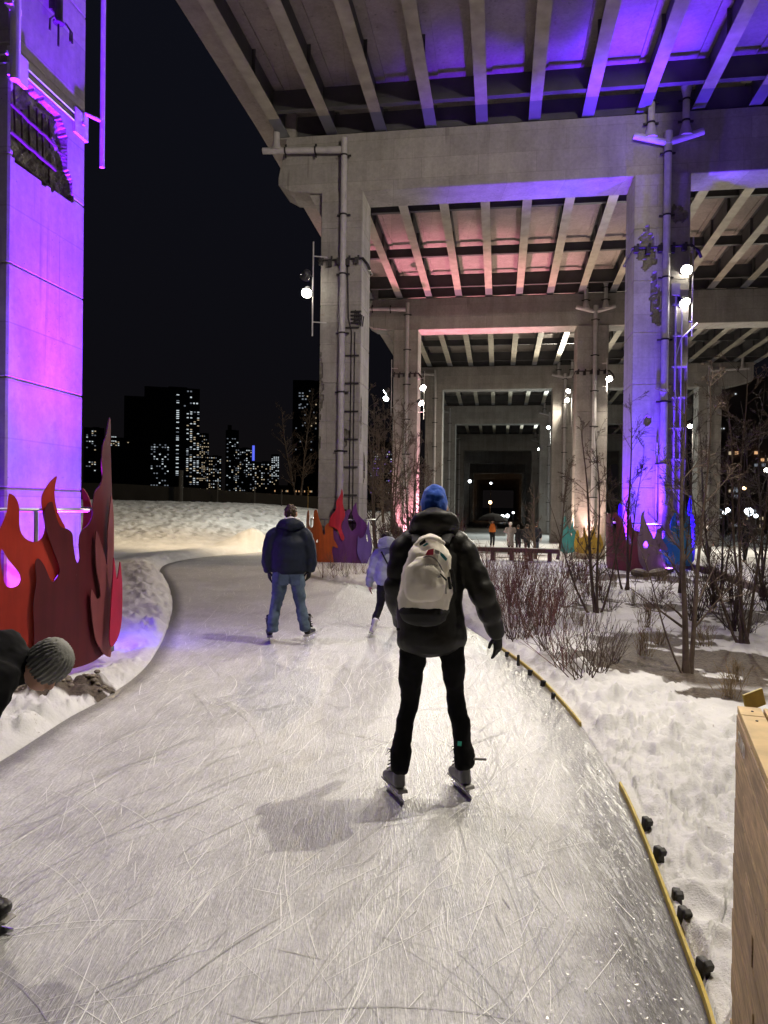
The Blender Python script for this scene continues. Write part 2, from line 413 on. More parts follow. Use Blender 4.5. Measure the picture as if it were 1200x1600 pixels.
def cable_ring(parent, s0, t0, w, d, z, n=5):
    m = MB(); a, b = w/2+0.05, d/2+0.05
    m.tube([st(s0-b, t0-a, z), st(s0-b, t0+a, z+0.02), st(s0+b, t0+a, z), st(s0+b, t0-a, z-0.02), st(s0-b, t0-a, z)], 0.03, 6)
    for i in range(n):
        t_ = t0-a+2*a*(i+0.3)/n; m.box(st(s0-b-0.05, t_, z-0.06-0.05*(i % 2)), (0.12, 0.12, 0.18)); m.box(st(s0-b-0.03, t_+0.05, z+0.05), (0.06, 0.06, 0.1))
    m.tube([st(s0-b, t0+a, z), st(s0-b-0.1, t0+a+0.15, z-0.2), st(s0-b-0.05, t0+a+0.22, z-0.35)], 0.04, 6)
    return m.build('cable_ring', M['clamp'], parent)
def bent(k):
    s0 = BS[k]; z0, z1 = BBOT[k], BTOP[k]; zg = GZ[k]
    side = ['in line with the burning red flame panels at left', 'spanning the ice trail ahead, nearest to the camera', 'behind the nearest portal, its soffit glowing pink', 'third in the row of portals', 'fourth portal in the row', 'fifth portal, small and dim', 'sixth portal far down the tunnel', 'seventh portal far down the tunnel', 'eighth portal far down the tunnel', 'ninth portal far down the tunnel', 'tenth portal far down the tunnel', 'last dark portal at the end of the tunnel'][k]
    root = empty('viaduct_bent', st(s0, 0, zg), 'concrete viaduct portal frame '+side, 'viaduct portal', 'portal frames holding up the viaduct')
    # cap beam
    m = MB(); d2 = 0.62; left = -6.75; right = 17.0
    if k == 0: left = T0-2.0
    prof = [(left+0.25, z1), (left, z0+0.55), (left, z0+0.32), (left+0.35, z0+0.12), (left+1.35, z0), (right-1.5, z0), (right-0.1, z0+0.35), (right, z0+0.55), (right, z1)]
    m.prism([st(s0-d2, t, z) for t, z in prof], SA*(2*d2))
    m.build('cap_beam', M['conc_cap'], root, bevel=0.03)
    m = MB(); m.axbox(s0-d2+0.1, s0+d2-0.1, left-0.02, left+0.5, z1, z1+0.75); m.build('end_pedestal', M['conc_cap'], root)
    for i, t0 in enumerate(COLT):
        w = W_ if i == 0 else 1.5
        zc = z0-0.001
        if k == 0 and i == 0: continue
        if k == 1 and i == 0:
            c = fine_column(s0, t0, w, D_, zg-0.3, zc, [0.8+JOINT*j for j in range(9)], rec_ell(HOL1), 'column', root)
        elif k == 1 and i == 1:
            c = fine_column(s0, t0, w, D_, zg-0.3, zc, [0.9+1.45*j for j in range(7)], rec_ell(HOL2), 'column', root)
        else: c = plain_column(s0, t0, w, D_, zg-0.3, zc, root)
        if k and k < 6:
            # haunch under the outer cantilever
            if i == 0: m = MB(); m.prism([st(s0-d2+0.12, t0-w/2-0.001, z0+0.02), st(s0-d2+0.12, t0-w/2-0.42, z0+0.02), st(s0-d2+0.12, t0-w/2-0.001, z0-0.75)], SA*(2*d2-0.24)); m.build('haunch', M['conc'], root)
            if k < 3: cable_ring(root, s0, t0, w, D_, 9.05 if k == 1 else 8.4)
            sf = s0-D_/2
            if i == 0: drain_edge(k, root, sf, t0, -1, z0, z1, zg, True)
            elif i == 1: drain_y(k, root, sf, t0, z0, z1, zg)
            elif k > 1: drain_edge(k, root, sf, t0, 1, z0, z1, zg, True)
    if k == 0:
        c = fine_column(S0, T0, W_, D_, -0.3, z0-0.001, [1.88, 3.03, 4.21, 5.33, 6.46, 7.6, 8.75, 9.9], rec0, 'column', root, 0.035)
        # rebar mats in the hollow
        def fp(a, b, out=0.0): p = on_t(a/4.85, b/4.85, tface); return p + TA*out
        for (a, b, c2, d, r) in ((100, 780, 450, 1110, 0.017), (95, 990, 440, 1285, 0.022), (115, 1190, 400, 1420, 0.016)):
            P0, P1 = fp(a, b, -0.035), fp(c2, d, -0.035)
            P = [P0.lerp(P1, i/8)+V((0, 0, 0.02*mnoise.noise(V((i*0.9, a, 0))))) for i in range(9)]
            MB().tube(P, r, 7).build('rebar', M['rust'], root)
        for (a, b, d) in ((140, 650, 1010), (195, 830, 1100), (250, 800, 1160), (310, 820, 1200), (352, 860, 1250), (403, 900, 1120), (400, 1280, 1400), (150, 1000, 1060)):
            P0, P1 = fp(a, b, -0.05), fp(a+6, d, -0.05)
            P = [P0.lerp(P1, i/6)+SA*(0.012*mnoise.noise(V((i*0.8, a, 4)))) for i in range(7)]
            MB().tube(P, 0.012, 6).build('rebar', M['rust'], root)
        # steel strap, brackets, hanging rod
        zb = on_t(320/4.85, 700/4.85, tface).z
        m = MB(); a, b = W_/2+0.012, D_/2+0.012
        for dz in (0.0, 0.09): m.tube([st(S0-b, T0+a, zb+dz), st(S0+b, T0+a, zb+dz), st(S0+b, T0-a, zb+dz), st(S0-b, T0-a, zb+dz), st(S0-b, T0+a, zb+dz)], 0.014, 6)
        m.build('steel_strap', M['steel'], root)
        for sg in (-1, 1):
            m = MB(); m.axbox(S0+sg*D_/2-(0.26 if sg > 0 else 0.02), S0+sg*D_/2+(0.02 if sg > 0 else 0.26), tface-0.02, tface+0.03, zb-0.13, zb+0.17); m.axbox(S0+sg*D_/2-0.12, S0+sg*D_/2-0.08, tface+0.03, tface+0.05, zb+0.02, zb+0.06); m.build('strap_bracket', M['pipe'], root, bevel=0.005)
        pr = at(160, 190, 9.05); z_lo = at(160, 262, 9.05).z
        m = MB(); m.tube([V((pr.x, pr.y, z_lo)), V((pr.x, pr.y, 10.4))], 0.03, 12); m.tube([st(S0+D_/2-0.1, tface-0.05, pr.z+0.06), V((pr.x, pr.y, pr.z))], 0.022, 8)
        m.tube([st(S0+D_/2-0.1, tface-0.05, 10.0), V((pr.x, pr.y, 10.0))], 0.022, 8)
        m.build('hanging_conduit', M['pipe'], root)
        p1 = on_t(14, 126, tface); m = MB(); m.tube([p1+TA*0.07, V((p1.x, p1.y, 10.5))+TA*0.07], 0.05, 12); m.box(p1+TA*0.04+V((0, 0, 0.75)), (0.08, 0.2, 0.06)); m.build('drainpipe', M['pipe'], root)
        pc = on_t(80, 38, tface)+TA*0.09; m = MB(); m.tube([pc+V((0, 0, 0.28)), pc+V((0, 0, 0.02))], 0.045, 12); m.tube([pc+V((0, 0, 0.02)), pc], 0.06, 12)
        for w in range(3):
            dv = SA*math.cos(w*2.1+3.0)*0.16+TA*(abs(math.sin(w*2.1))*0.12); m.tube([pc, pc+dv*0.6+V((0, 0, 0.02)), pc+dv+V((0, 0, -0.05)), pc+dv+V((0, 0, -0.17))], [0.011, 0.01, 0.009, 0.013], 6)
        m.tube([pc, pc-V((0, 0, 0.25))], 0.012, 6); m.box(pc-TA*0.05+V((0, 0, 0.2)), (0.1, 0.08, 0.1))
        m.build('sensor_bracket', M['clamp'], root)
    if k == 1:                                                    # conduit ladder on the left column, conduits on the right one
        sf = s0-D_/2-0.04; t0 = COLT[0]
        m = MB(); m.tube([st(sf, t0+0.34, 0.3), st(sf, t0+0.35, 6.9), st(sf, t0+0.25, 7.3), st(sf, t0+0.2, 9.0)], 0.017, 6); m.tube([st(sf, t0+0.45, 0.3), st(sf, t0+0.45, 6.9)], 0.014, 6)
        for i in range(8): m.axbox(sf-0.02, sf+0.04, t0+0.12, t0+0.58, 1.2+0.83*i, 1.24+0.83*i)
        m.build('conduit_ladder', M['clamp'], root)
        m = MB()
        for i in range(6): m.tube([st(sf, t0+0.42+0.05*i, 7.15-0.02*i), st(sf, t0+0.46+0.05*i, 7.55-0.04*i)], 0.02, 6)
        for i in range(4): m.axbox(sf-0.03, sf+0.04, t0+0.32, t0+0.64, 7.15+0.11*i, 7.19+0.11*i)
        m.build('cable_bundle', M['clamp'], root)
        t0 = COLT[1]; m = MB()
        m.tube([st(sf, t0+0.40, 0.4), st(sf, t0+0.40, 7.7)], 0.03, 8); m.tube([st(sf, t0+0.56, 1.6), st(sf, t0+0.56, 7.6)], 0.022, 8); m.tube([st(sf, t0-0.05, 0.4), st(sf, t0-0.05, 3.6)], 0.028, 8)
        for i in range(8): m.axbox(sf-0.02, sf+0.04, t0+0.3, t0+0.7, 1.4+0.86*i, 1.44+0.86*i)
        m.tube([st(sf, t0+0.42, 6.0), st(sf, t0+0.55, 6.5), st(sf-0.05, t0+0.95, 6.9)], 0.02, 6)
        m.box(st(sf, t0+0.36, 7.85), (0.24, 0.14, 0.32)); m.box(st(sf, t0+0.58, 7.7), (0.2, 0.14, 0.24))
        m.build('conduit_run', M['pipe'], root)
    return root
bents = [bent(k) for k in range(len(BS))]
# ---- deck spans
def span(k):
    sa = BS[k]+(0.0 if k else -11.0); sb = BS[k+1]
    if k == -1: pass
    za, zb = BTOP[k]+0.04, BTOP[k+1]+0.04; dz = zb-za; L = sb-sa; g0, g1 = sa+0.25, sb-0.05
    if k == 0: g0 = sa
    who = ['overhead, nearest to the camera, with blue light on its slab', 'between the first and second portal, glowing red at its far left', 'between the second and third portal ahead', 'between the third and fourth portal ahead', 'between the fourth and fifth portal ahead'] + ['deep in the tunnel, number %s from the camera' % w for w in ('six', 'seven', 'eight', 'nine', 'ten', 'eleven', 'twelve')]
    root = empty('bridge_deck_span', st(sa, 0, za), 'viaduct deck span '+who[k], 'bridge deck', 'deck spans of the viaduct')
    H = 0.82
    for t in T_G:
        m = MB(); m.axbox(g0, g1, t-0.025, t+0.025, za+0.03, za+H, 0, dz)
        e1 = 1.55
        m.axbox(g0, g1-e1, t-0.165, t+0.165, za, za+0.035, 1, dz*(1-e1/L)); m.axbox(g1-e1, g1, t-0.167, t+0.167, za+dz*(1-e1/L), za+0.035+dz*(1-e1/L), 2, dz*e1/L)
        m.axbox(g0, g1, t-0.14, t+0.14, za+H-0.03, za+H, 0, dz)
        if k < 3:
            n = 7
            for i in range(1, n): s_ = g0+(g1-g0)*i/n; q = dz*i/n; m.axbox(s_-0.008, s_+0.008, t-0.12, t+0.12, za+0.04+q, za+H-0.03+q, 0)
        m.build('girder', [M['web'], M['flange'], M['flange_new']], root)
    fr = [1.55/L, 0.36, 0.66, 1-1.75/L] if k else [0.25, 0.5, 0.71, 1-1.75/L]
    for j, f in enumerate(fr):
        s_ = g0+(g1-g0)*f; q = dz*f; hh = (0.30, 0.66) if j in (1, 2) else (0.1, 0.68)
        m = MB(); m.axbox(s_-0.02, s_+0.02, T_G[0], T_G[-1], za+q+hh[0], za+q+hh[1]); m.axbox(s_-0.09, s_+0.09, T_G[0]+0.01, T_G[-1]-0.01, za+q+hh[0]-0.03, za+q+hh[0]-0.002)
        m.build('cross_beam', M['web'] if j in (1, 2) else M['web'], root)
    m = MB(); m.axbox(sb-0.35, sb-0.31, T_G[0], T_G[-1], za+dz+0.1, za+dz+0.68); m.build('end_beam', M['web'], root)
    # sheet joints on the slab show as shallow haunches over each girder
    m = MB(); m.axbox(sa, sb-0.002, -7.4, 17.9, za+H+0.02, za+H+0.30, 0, dz)
    for t in T_G: m.axbox(sa+0.3, sb-0.3, t-0.3, t+0.3, za+H-0.035, za+H+0.021, 0, dz*(1-0.6/L))
    m.build('slab', M['slab'], root)
    m = MB(); m.axbox(sa, sb-0.002, -7.62, -7.05, za+H-0.25, za+H+0.019, 0, dz); m.axbox(sa, sb-0.002, -7.66, -7.402, za+H+0.021, za+H+1.2, 0, dz); m.build('parapet', M['slab'], root)
    m = MB(); m.axbox(sa, sb-0.002, 17.902, 18.16, za+H-0.25, za+H+1.2, 0, dz); m.build('parapet', M['slab'], root)
    return root
spans = [span(k) for k in range(len(BS)-1)]
# ================================================================ ground, ice
LEFT = [(-40, 1215), (0, 1190), (60, 1152), (110, 1120), (165, 1090), (220, 1050), (248, 1012), (264, 975), (270, 940), (262, 910), (250, 892), (262, 881), (300, 873), (350, 867.5), (400, 863.5)]
RIGHT = [(1110, 1598), (1075, 1500), (1038, 1400), (1000, 1300), (968, 1230), (925, 1160), (880, 1102), (835, 1055), (790, 1020), (740, 987), (690, 957), (640, 936), (590, 921), (540, 910), (500, 902)]
def pix_line(L): return [gnd(a, b).to_2d() for a, b in L]
lp = pix_line(LEFT); rp_ = pix_line(RIGHT)
nl = [V((-3.1, -8)), V((-2.85, -2)), V((-2.70, 2.0)), V((-2.62, 3.9))]
nr = [V((-0.6, -8)), V((0.1, -2)), V((0.62, 0.5)), V((0.95, 1.8))]
far_l = [V((-3.4, 30.6)), V((-1.6, 33.2)), V((0.6, 34.6)), V((3.0, 35))]
far_r = [V((-2.75, 20.6)), V((-3.05, 22.2)), V((-2.9, 23.9)), V((-2.1, 25.6)), V((-0.6, 27.0)), V((1.2, 27.8)), V((3.2, 28))]
def smooth2(P, n=5):
    q = spline([V((p.x, p.y, 0)) for p in P], (len(P)-1)*n); return [(p.x, p.y) for p in q]
Lc = smooth2(nl+lp[1:]+far_l); Rc = smooth2(nr+rp_+far_r)
ICE = np.array(Lc + Rc[::-1])
def sdist(X, Y, P):
    """signed distance to polygon (negative inside), distances to left / right banks not separated"""
    D = np.full(X.shape, 1e9); ins = np.zeros(X.shape, bool); n = len(P)
    for i in range(n):
        ax, ay = P[i]; bx, by = P[(i+1) % n]; ex, ey = bx-ax, by-ay
        l2 = ex*ex+ey*ey
        if l2 < 1e-12: continue
        t = np.clip(((X-ax)*ex+(Y-ay)*ey)/l2, 0, 1); dx = X-ax-t*ex; dy = Y-ay-t*ey
        D = np.minimum(D, dx*dx+dy*dy)
        c = ((ay > Y) != (by > Y)) & (X < ex*(Y-ay)/(ey if abs(ey) > 1e-9 else 1e-9)+ax); ins ^= c
    D = np.sqrt(D); return np.where(ins, -D, D)
def lowland(X, Y):                                                # the bed sinks a little beyond the first portal
    return -0.78*sstep(22.5, 36, Y+0*X)*sstep(-1.5, 3.0, X-0.05*Y+0.5)
def hill(X, Y):
    u = Y - 0.10*(X+8)                                             # slope on the far left bank
    a = sstep(24.8+np.clip((X+5)*1.7, -6, 4), 50, u)
    crest = 1.72+0.10*np.clip((-X-8)/10, -1, 1.2)-0.45*sstep(-10, -2, X)
    return a*crest*sstep(2.5, -1.0, X-0.02*Y)
fr_ = random.Random(12); FOOT = []
for (px, py, a0, n) in ((1085, 1500, 0.1, 5), (1120, 1330, -0.2, 5), (1075, 1262, 0.5, 6), (1020, 1190, 0.3, 5), (1120, 1200, -0.5, 5), (960, 1105, 0.9, 4), (1100, 1150, 1.2, 4)):
    c0_ = gnd(px, py)
    for i in range(n): FOOT.append((c0_.x+i*0.23*math.sin(a0+0.6)+fr_.uniform(-.1, .1)+0.12*(i % 2), c0_.y+i*0.33*math.cos(a0)+fr_.uniform(-.08, .08), a0+fr_.uniform(-.5, .5), fr_.uniform(0.85, 1.15)))
for (px, py) in ((30, 1135), (90, 1100), (150, 1062), (205, 1030), (235, 985), (215, 1010), (180, 1040)): c0_ = gnd(px, py); FOOT.append((c0_.x-0.12, c0_.y, fr_.uniform(-.8, .8), 1.1))
FOOT = [f_ for f_ in FOOT if not (f_[0] < 1.4 and f_[1] < 4 and f_[0] < 1.12)]
def height(X, Y):
    d = sdist(X, Y, ICE)
    n1 = fbm(X*1.1, Y*1.1, 4, 3)-0.47; n2 = fbm(X*5.5, Y*5.5, 3, 11)-0.44; n3 = fbm(X*17, Y*17, 2, 23)-0.37
    lump = np.maximum(0, vn(X*7.5, Y*7.5, 31)-0.5)*np.maximum(0, vn(X*2.3, Y*2.3, 37)-0.25)*0.34
    chunk = np.maximum(0, vn(X*13, Y*13, 41)-0.6)*0.16
    e = sstep(0.0, 0.16, d)
    bank = sstep(0.02, 0.5, d)*sstep(2.2, 0.5, d)
    rgt = (X > 0.3).astype(float); lft = 1-rgt
    big = lft*sstep(9, 14, Y)*sstep(-2.0, -4.0, X)*0.14            # ploughed heap along the left bank
    near = sstep(26, 14, Y)
    low = sstep(0.9, 2.6, np.hypot(X-1.2, Y-2.4))
    h = e*(0.045 + low*bank*(0.03+0.05*n1+big) + 0.05*n1 + near*(0.028*n2 + 0.014*n3)) + e*near*sstep(1.5, 0.25, d)*(lump+chunk)*(0.35+0.65*low)
    ringd = np.hypot(X+4.44, Y-8.42); h = h*(0.15+0.85*sstep(1.65, 2.3, ringd)) - 0.07*(1-sstep(1.40, 1.70, ringd))
    for (fx, fy, fa, fl) in FOOT:
        dx, dy = X-fx, Y-fy; u_ = (dx*math.sin(fa)+dy*math.cos(fa))/(0.15*fl); w_ = (dx*math.cos(fa)-dy*math.sin(fa))/(0.058*fl)
        q = u_*u_+w_*w_*(1+0.3*u_); h = h - 0.036*np.exp(-q*q*0.8) + 0.016*np.exp(-(q-2.1)**2*1.6)
    hl = hill(X, Y)
    foot = np.maximum(0, 0.5-np.abs(vn(X*2.1, Y*1.5, 51)-0.5)*2.2)
    h = h + hl + e*sstep(0.05, 0.5, hl)*(0.16*(fbm(X*2.4, Y*1.5, 3, 61)-0.45)+0.15*(fbm(X*5.4, Y*3.1, 2, 63)-0.37)-0.14*foot*vn(X*4, Y*3, 67))*sstep(60, 48, Y) + e*lowland(X, Y)
    # heaps: by the far bend, and below the purple panels
    for (cx, cy, r, a) in ((-4.6, 27.6, 1.3, 0.42), (-5.3, 27.9, 1.1, 0.34), (-1.0, 20.2, 1.5, 0.10), (-0.3, 19.4, 1.0, 0.08), (-4.9, 15.5, 1.1, 0.18), (-5.6, 17.6, 1.2, 0.12)):
        q = ((X-cx)**2+((Y-cy)/0.8)**2)/r**2; h = h+e*a*np.exp(-q*1.6)*(0.8+0.6*n2)
    # a box has stood here: level snow round the crate
    h = np.where(d < 0, -0.05, h)
    return h, d
def soil_mask(X, Y):
    n = fbm(X*1.7, Y*1.7, 5, 71); f = fbm(X*9, Y*9, 3, 77)
    m = 0.0*X
    for (px, py, rx, ry, a) in ((1150, 1045, 1.6, 0.85, 0.42), (1080, 1010, 1.3, 0.7, 0.22), (1000, 905, 1.7, 1.5, 0.30), (860, 905, 3.0, 2.5, 0.06), (960, 950, 1.6, 1.2, 0.17), (1160, 960, 2.0, 1.5, 0.25), (1110, 1095, 0.5, 0.25, 0.25)):
        c = gnd(px, py); m = np.maximum(m, a*np.exp(-(((X-c.x)/rx)**2+((Y-c.y)/ry)**2)))
    bed = sstep(1.5, 3.0, X-0.02*Y)*sstep(5, 8, Y)*sstep(34, 25, Y)*0.03
    c = gnd(75, 1085); stones = 0.5*np.exp(-(((X-c.x)/0.75)**2+((Y-c.y)/0.28)**2))
    t = n+0.35*(f-0.45)+m+bed+stones*0.8
    s = sstep(0.60, 0.72, t)*np.clip(m*6+stones*4+bed*6, 0, 1)
    hl = hill(X, Y); s = np.maximum(s, 0.42*sstep(0.08, 0.5, hl)*sstep(0.46, 0.62, fbm(X*4.3, Y*2.2, 4, 91)))
    s = np.maximum(s, 0.95*sstep(0.60, 0.70, fbm(X*0.5, Y*0.5, 4, 95))*sstep(32, 38, Y)*sstep(-2, 6, X))
    s = np.maximum(s, 0.9*sstep(60, 75, Y))
    return s
ang = np.concatenate([np.arange(-180, -60, 4.0), np.arange(-60, -36, 0.5), np.arange(-36, 36, 0.135), np.arange(36, 60, 0.5), np.arange(60, 180, 4.0)])*PI/180
rad = np.concatenate([np.array([0.3, 0.7]), 1.0*np.exp(np.arange(0, math.log(62), 0.0085)), 62*np.exp(np.arange(0.05, math.log(40), 0.16))])
A, R_ = np.meshgrid(ang, rad); GX = R_*np.sin(A); GY = R_*np.cos(A)
GH, GD = height(GX, GY); SO = soil_mask(GX, GY)
na, nr_ = len(ang), len(rad)
gm = bpy.data.meshes.new('snow_ground')
idx = np.arange(na*nr_).reshape(nr_, na); nxt = np.roll(idx, -1, axis=1)
quads = np.stack([idx[:-1], nxt[:-1], nxt[1:], idx[1:]], -1)[:, :, ::-1].reshape(-1, 4)
gm.vertices.add(na*nr_); gm.vertices.foreach_set('co', np.stack([GX, GY, GH], -1).reshape(-1).astype(np.float32))
gm.loops.add(quads.size); gm.loops.foreach_set('vertex_index', quads.reshape(-1).astype(np.int32))
gm.polygons.add(len(quads)); gm.polygons.foreach_set('loop_start', np.arange(0, quads.size, 4, dtype=np.int32)); gm.polygons.foreach_set('loop_total', np.full(len(quads), 4, np.int32))
gm.polygons.foreach_set('use_smooth', np.ones(len(quads), bool)); gm.update(); gm.validate()
at_ = gm.attributes.new('soil', 'FLOAT', 'POINT'); at_.data.foreach_set('value', SO.reshape(-1).astype(np.float32))
ground = bpy.data.objects.new('ground', gm); COL.objects.link(ground); ground['kind'] = 'structure'
def gz(x, y):
    h, d = height(np.array([[float(x)]]), np.array([[float(y)]])); return float(h[0, 0])
# snow
m = mat('snow', (0.8, 0.8, 0.83), 0.75, spec=0.3); g = NG(m); c = g.coord()
n_big = g.noise(c, 1.3, 5, 0.6); n_f = g.noise(c, 22, 5, 0.7); n_ff = g.noise(c, 90, 3, 0.7)
sn = g.mix(g.ramp(n_big, [(0.35, 0.0), (0.7, 1.0)]), (0.54, 0.535, 0.545), (0.69, 0.685, 0.69))
grit = g.math('MULTIPLY', g.ramp(n_f, [(0.63, 0.0), (0.70, 0.75)]), g.ramp(n_big, [(0.42, 0.05), (0.6, 1.0)]))
sn = g.mix(grit, sn, (0.20, 0.16, 0.12))
so = g.mix(g.ramp(n_f, [(0.35, 0.0), (0.65, 1.0)]), (0.028, 0.020, 0.015), (0.11, 0.085, 0.065))
sm_ = g.ramp(g.math('ADD', g.attr('soil'), g.math('MULTIPLY', g.math('SUBTRACT', n_f, 0.5), 0.5)), [(0.18, 0.0), (0.75, 1.0)])
g.col(g.mix(sm_, sn, so)); g.bump(g.math('ADD', n_f, g.math('MULTIPLY', n_ff, 0.35)), 0.55, 0.03)
gm.materials.append(m); M['snow'] = m
# ---- ice sheet
gx = np.arange(-9, 5, 0.16); gy = np.arange(-8, 36, 0.16); XX, YY = np.meshgrid(gx, gy)
dd = sdist(XX, YY, ICE); k_ = dd < -0.05
pts = [V((float(a), float(b))) for a, b in ICE] + [V((float(a), float(b))) for a, b in zip(XX[k_], YY[k_])]
# rows that hug the bank so the grey rim is a clean line
nb = len(ICE); r = geometry.delaunay_2d_cdt(pts, [(i, (i+1) % nb) for i in range(nb)], [], 1, 1e-4)
iv = np.array([(p.x, p.y) for p in r[0]]); idd = -sdist(iv[:, 0], iv[:, 1], ICE)
idd[idd < 0.002] = 0
left_ = iv[:, 0] < np.where(iv[:, 1] < 8, -0.8, np.where(iv[:, 1] < 16, -1.5, -3.8)); idd = np.where(left_, idd*1.7+0.10, idd)
mb = MB(); mb.v = [(p.x, p.y, 0.0) for p in r[0]]; mb.f = [tuple(f) for f in r[2]]; mb.m = [0]*len(mb.f)
edge = list(idd)
rr = random.Random(5)
BINS = {}
def inside_ice(x, y): return inpoly(x, y, ICE_L)
def bank_dist(x, y):
    i = int(round((y+8)/0.16)); j = int(round((x+9)/0.16)); return -dd[min(max(i, 0), dd.shape[0]-1), min(max(j, 0), dd.shape[1]-1)]
ICE_L = [(float(a), float(b)) for a, b in ICE]
def flow(x, y):
    if y < 7: return 0.14+0.05*x
    if y < 14: return 0.14-0.10*(y-7)/7*2.2
    return -0.25+0.03*(y-14)
def scratch(x, y, a, L, w, curv, mi):
    n = max(3, int(L/0.14)); P = []; z = 0.0012+rr.random()*0.0022
    for i in range(n+1):
        P.append((x, y)); a += curv*L/n; x += math.sin(a)*L/n; y += math.cos(a)*L/n
    if not (inside_ice(*P[0]) and inside_ice(*P[-1]) and inside_ice(*P[n//2])): return
    lim = 0.42*(0.35+rr.random()*0.75)
    if min(bank_dist(*P[0]), bank_dist(*P[-1]), bank_dist(*P[n//2])) < lim: return
    vs = []
    for i, (px, py) in enumerate(P):
        q = P[min(i+1, n)]; o = P[max(i-1, 0)]; tx, ty = q[0]-o[0], q[1]-o[1]; l = math.hypot(tx, ty); nx, ny = -ty/l, tx/l
        ww = w*math.sin(PI*(i+0.25)/(n+0.5))**0.6*0.5; vs += [(px-nx*ww, py-ny*ww, z), (px+nx*ww, py+ny*ww, z)]
    mb.add(vs, [(2*i+1, 2*i, 2*i+2, 2*i+3) for i in range(n)], mi); edge.extend([1.0]*len(vs))
for i in range(4600):
    u = rr.random(); y = 1.4+22*u**1.7; x = rr.uniform(-3, 1.7) if y < 12 else rr.uniform(-6.2, 1.2)
    a = flow(x, y)+rr.gauss(0.16 if y < 6 else 0, 0.30) if rr.random() < 0.92 else rr.uniform(-1.4, 1.4)
    L = min(3.0, rr.lognormvariate(-1.45, 0.65)); w = rr.uniform(0.0012, 0.0048)*(1+0.10*y)
    scratch(x, y, a, L, w, rr.gauss(0, 0.28), 1 if rr.random() < 0.62 else 2)
for i in range(90):                                               # long deep cuts
    y = 1.3+10*rr.random(); x = rr.uniform(-2.6, 1.4); scratch(x, y, flow(x, y)+rr.gauss(0.12, 0.3), rr.uniform(1.2, 3.2), rr.uniform(0.003, 0.007), rr.gauss(0, 0.25), 2 if rr.random() < 0.6 else 1)
for i in range(1500):                                              # glossy white chips put in as glints along the right bank
    t = rr.random(); j = int(t*(len(Rc)-1)*0.75); bx, by = Rc[j]; o = abs(rr.gauss(0, 0.28))+0.03; x, y = bx-o+rr.uniform(-.05, .05), by+rr.uniform(-.2, .2)
    if not inside_ice(x, y) or y < 1: continue
    s_ = rr.uniform(0.002, 0.0075)*(1+0.04*y); w = rr.random()*6; up = rr.uniform(-0.9, 0.9)*s_
    mb.add([(x+s_*math.cos(w), y+s_*math.sin(w), 0.004+s_), (x+s_*math.cos(w+2), y+s_*math.sin(w+2), 0.004+s_+up), (x+s_*math.cos(w+4), y+s_*math.sin(w+4), 0.004+s_-up)], [(0, 1, 2)], 3); edge.extend([1.0]*3)
for i in range(330):                                               # swinging push-off arcs, two blades side by side
    y = 1.3+13*rr.random()**1.4; x = rr.uniform(-3.4, 1.5); a = flow(x, y)+rr.gauss(0.1, 0.45); k_ = rr.choice((-1, 1))*rr.uniform(0.35, 1.0); L = rr.uniform(0.5, 1.7); w = rr.uniform(0.0016, 0.0042)*(1+0.08*y); mi = 1 if rr.random() < 0.45 else 2
    scratch(x, y, a, L, w, k_, mi)
    if rr.random() < 0.5: scratch(x+0.03*math.cos(a), y-0.03*math.sin(a)+rr.uniform(-.1, .1), a+rr.gauss(0, 0.04), L*rr.uniform(0.5, 1), w, k_*rr.uniform(0.8, 1.1), mi)
# ice
m = mat('skated_ice', (0.6, 0.6, 0.63), 0.34, spec=0.5); g = NG(m); c = g.coord()
ed = g.attr('edge'); big = g.noise(c, 0.75, 4, 0.55, 0.8); med = g.noise(c, 4, 7, 0.72); fine = g.noise(g.coord(scale=(1, 0.55, 1), rot=(0, 0, 0.3)), 70, 6, 0.8)
def streaks(rot, sc, thr):
    v = g.coord(scale=(sc, sc*0.075, 1), rot=(0, 0, rot)); n = g.noise(v, 1.0, 3, 0.6, 0.25); return g.ramp(n, [(thr, 0.0), (thr+0.035, 1.0), (thr+0.07, 0.0)])
s1 = streaks(0.30, 34, 0.50); s2 = streaks(0.05, 27, 0.53); s3 = streaks(0.62, 30, 0.47); s4 = streaks(-0.35, 22, 0.55)
white = g.math('ADD', g.math('ADD', s1, s2), g.math('ADD', s3, s4))
base = g.mix(g.ramp(med, [(0.3, 0.0), (0.7, 1.0)]), (0.385, 0.385, 0.405), (0.565, 0.565, 0.585))
base = g.mix(1.0, base, g.ramp(big, [(0.3, 0.78), (0.7, 1.12)]), 'MULTIPLY')
base = g.mix(1.0, base, g.ramp(fine, [(0.36, 0.66), (0.62, 1.16)]), 'MULTIPLY')
base = g.mix(g.math('MULTIPLY', white, 0.20), base, (0.80, 0.80, 0.80))
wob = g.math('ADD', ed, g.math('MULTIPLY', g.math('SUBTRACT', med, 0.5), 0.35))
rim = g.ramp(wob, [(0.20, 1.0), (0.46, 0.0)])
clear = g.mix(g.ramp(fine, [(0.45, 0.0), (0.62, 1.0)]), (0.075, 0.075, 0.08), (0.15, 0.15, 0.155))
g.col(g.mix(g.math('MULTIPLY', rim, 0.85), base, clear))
g.rough(g.mix(rim, g.ramp(med, [(0.3, 0.34), (0.7, 0.52)]), (0.30, 0.30, 0.30)))
g.bump(g.math('ADD', g.math('ADD', white, fine), g.math('MULTIPLY', med, 0.6)), 0.35, 0.006)
mw = mat('scraped_ice', (0.80, 0.80, 0.80), 0.55); md = mat('cut_ice', (0.40, 0.40, 0.41), 0.3); mf = mat('glint_chip', (0.92, 0.92, 0.92), 0.25, spec=0.8)
ice = mb.build('ice', [m, mw, md, mf]); ice['kind'] = 'structure'
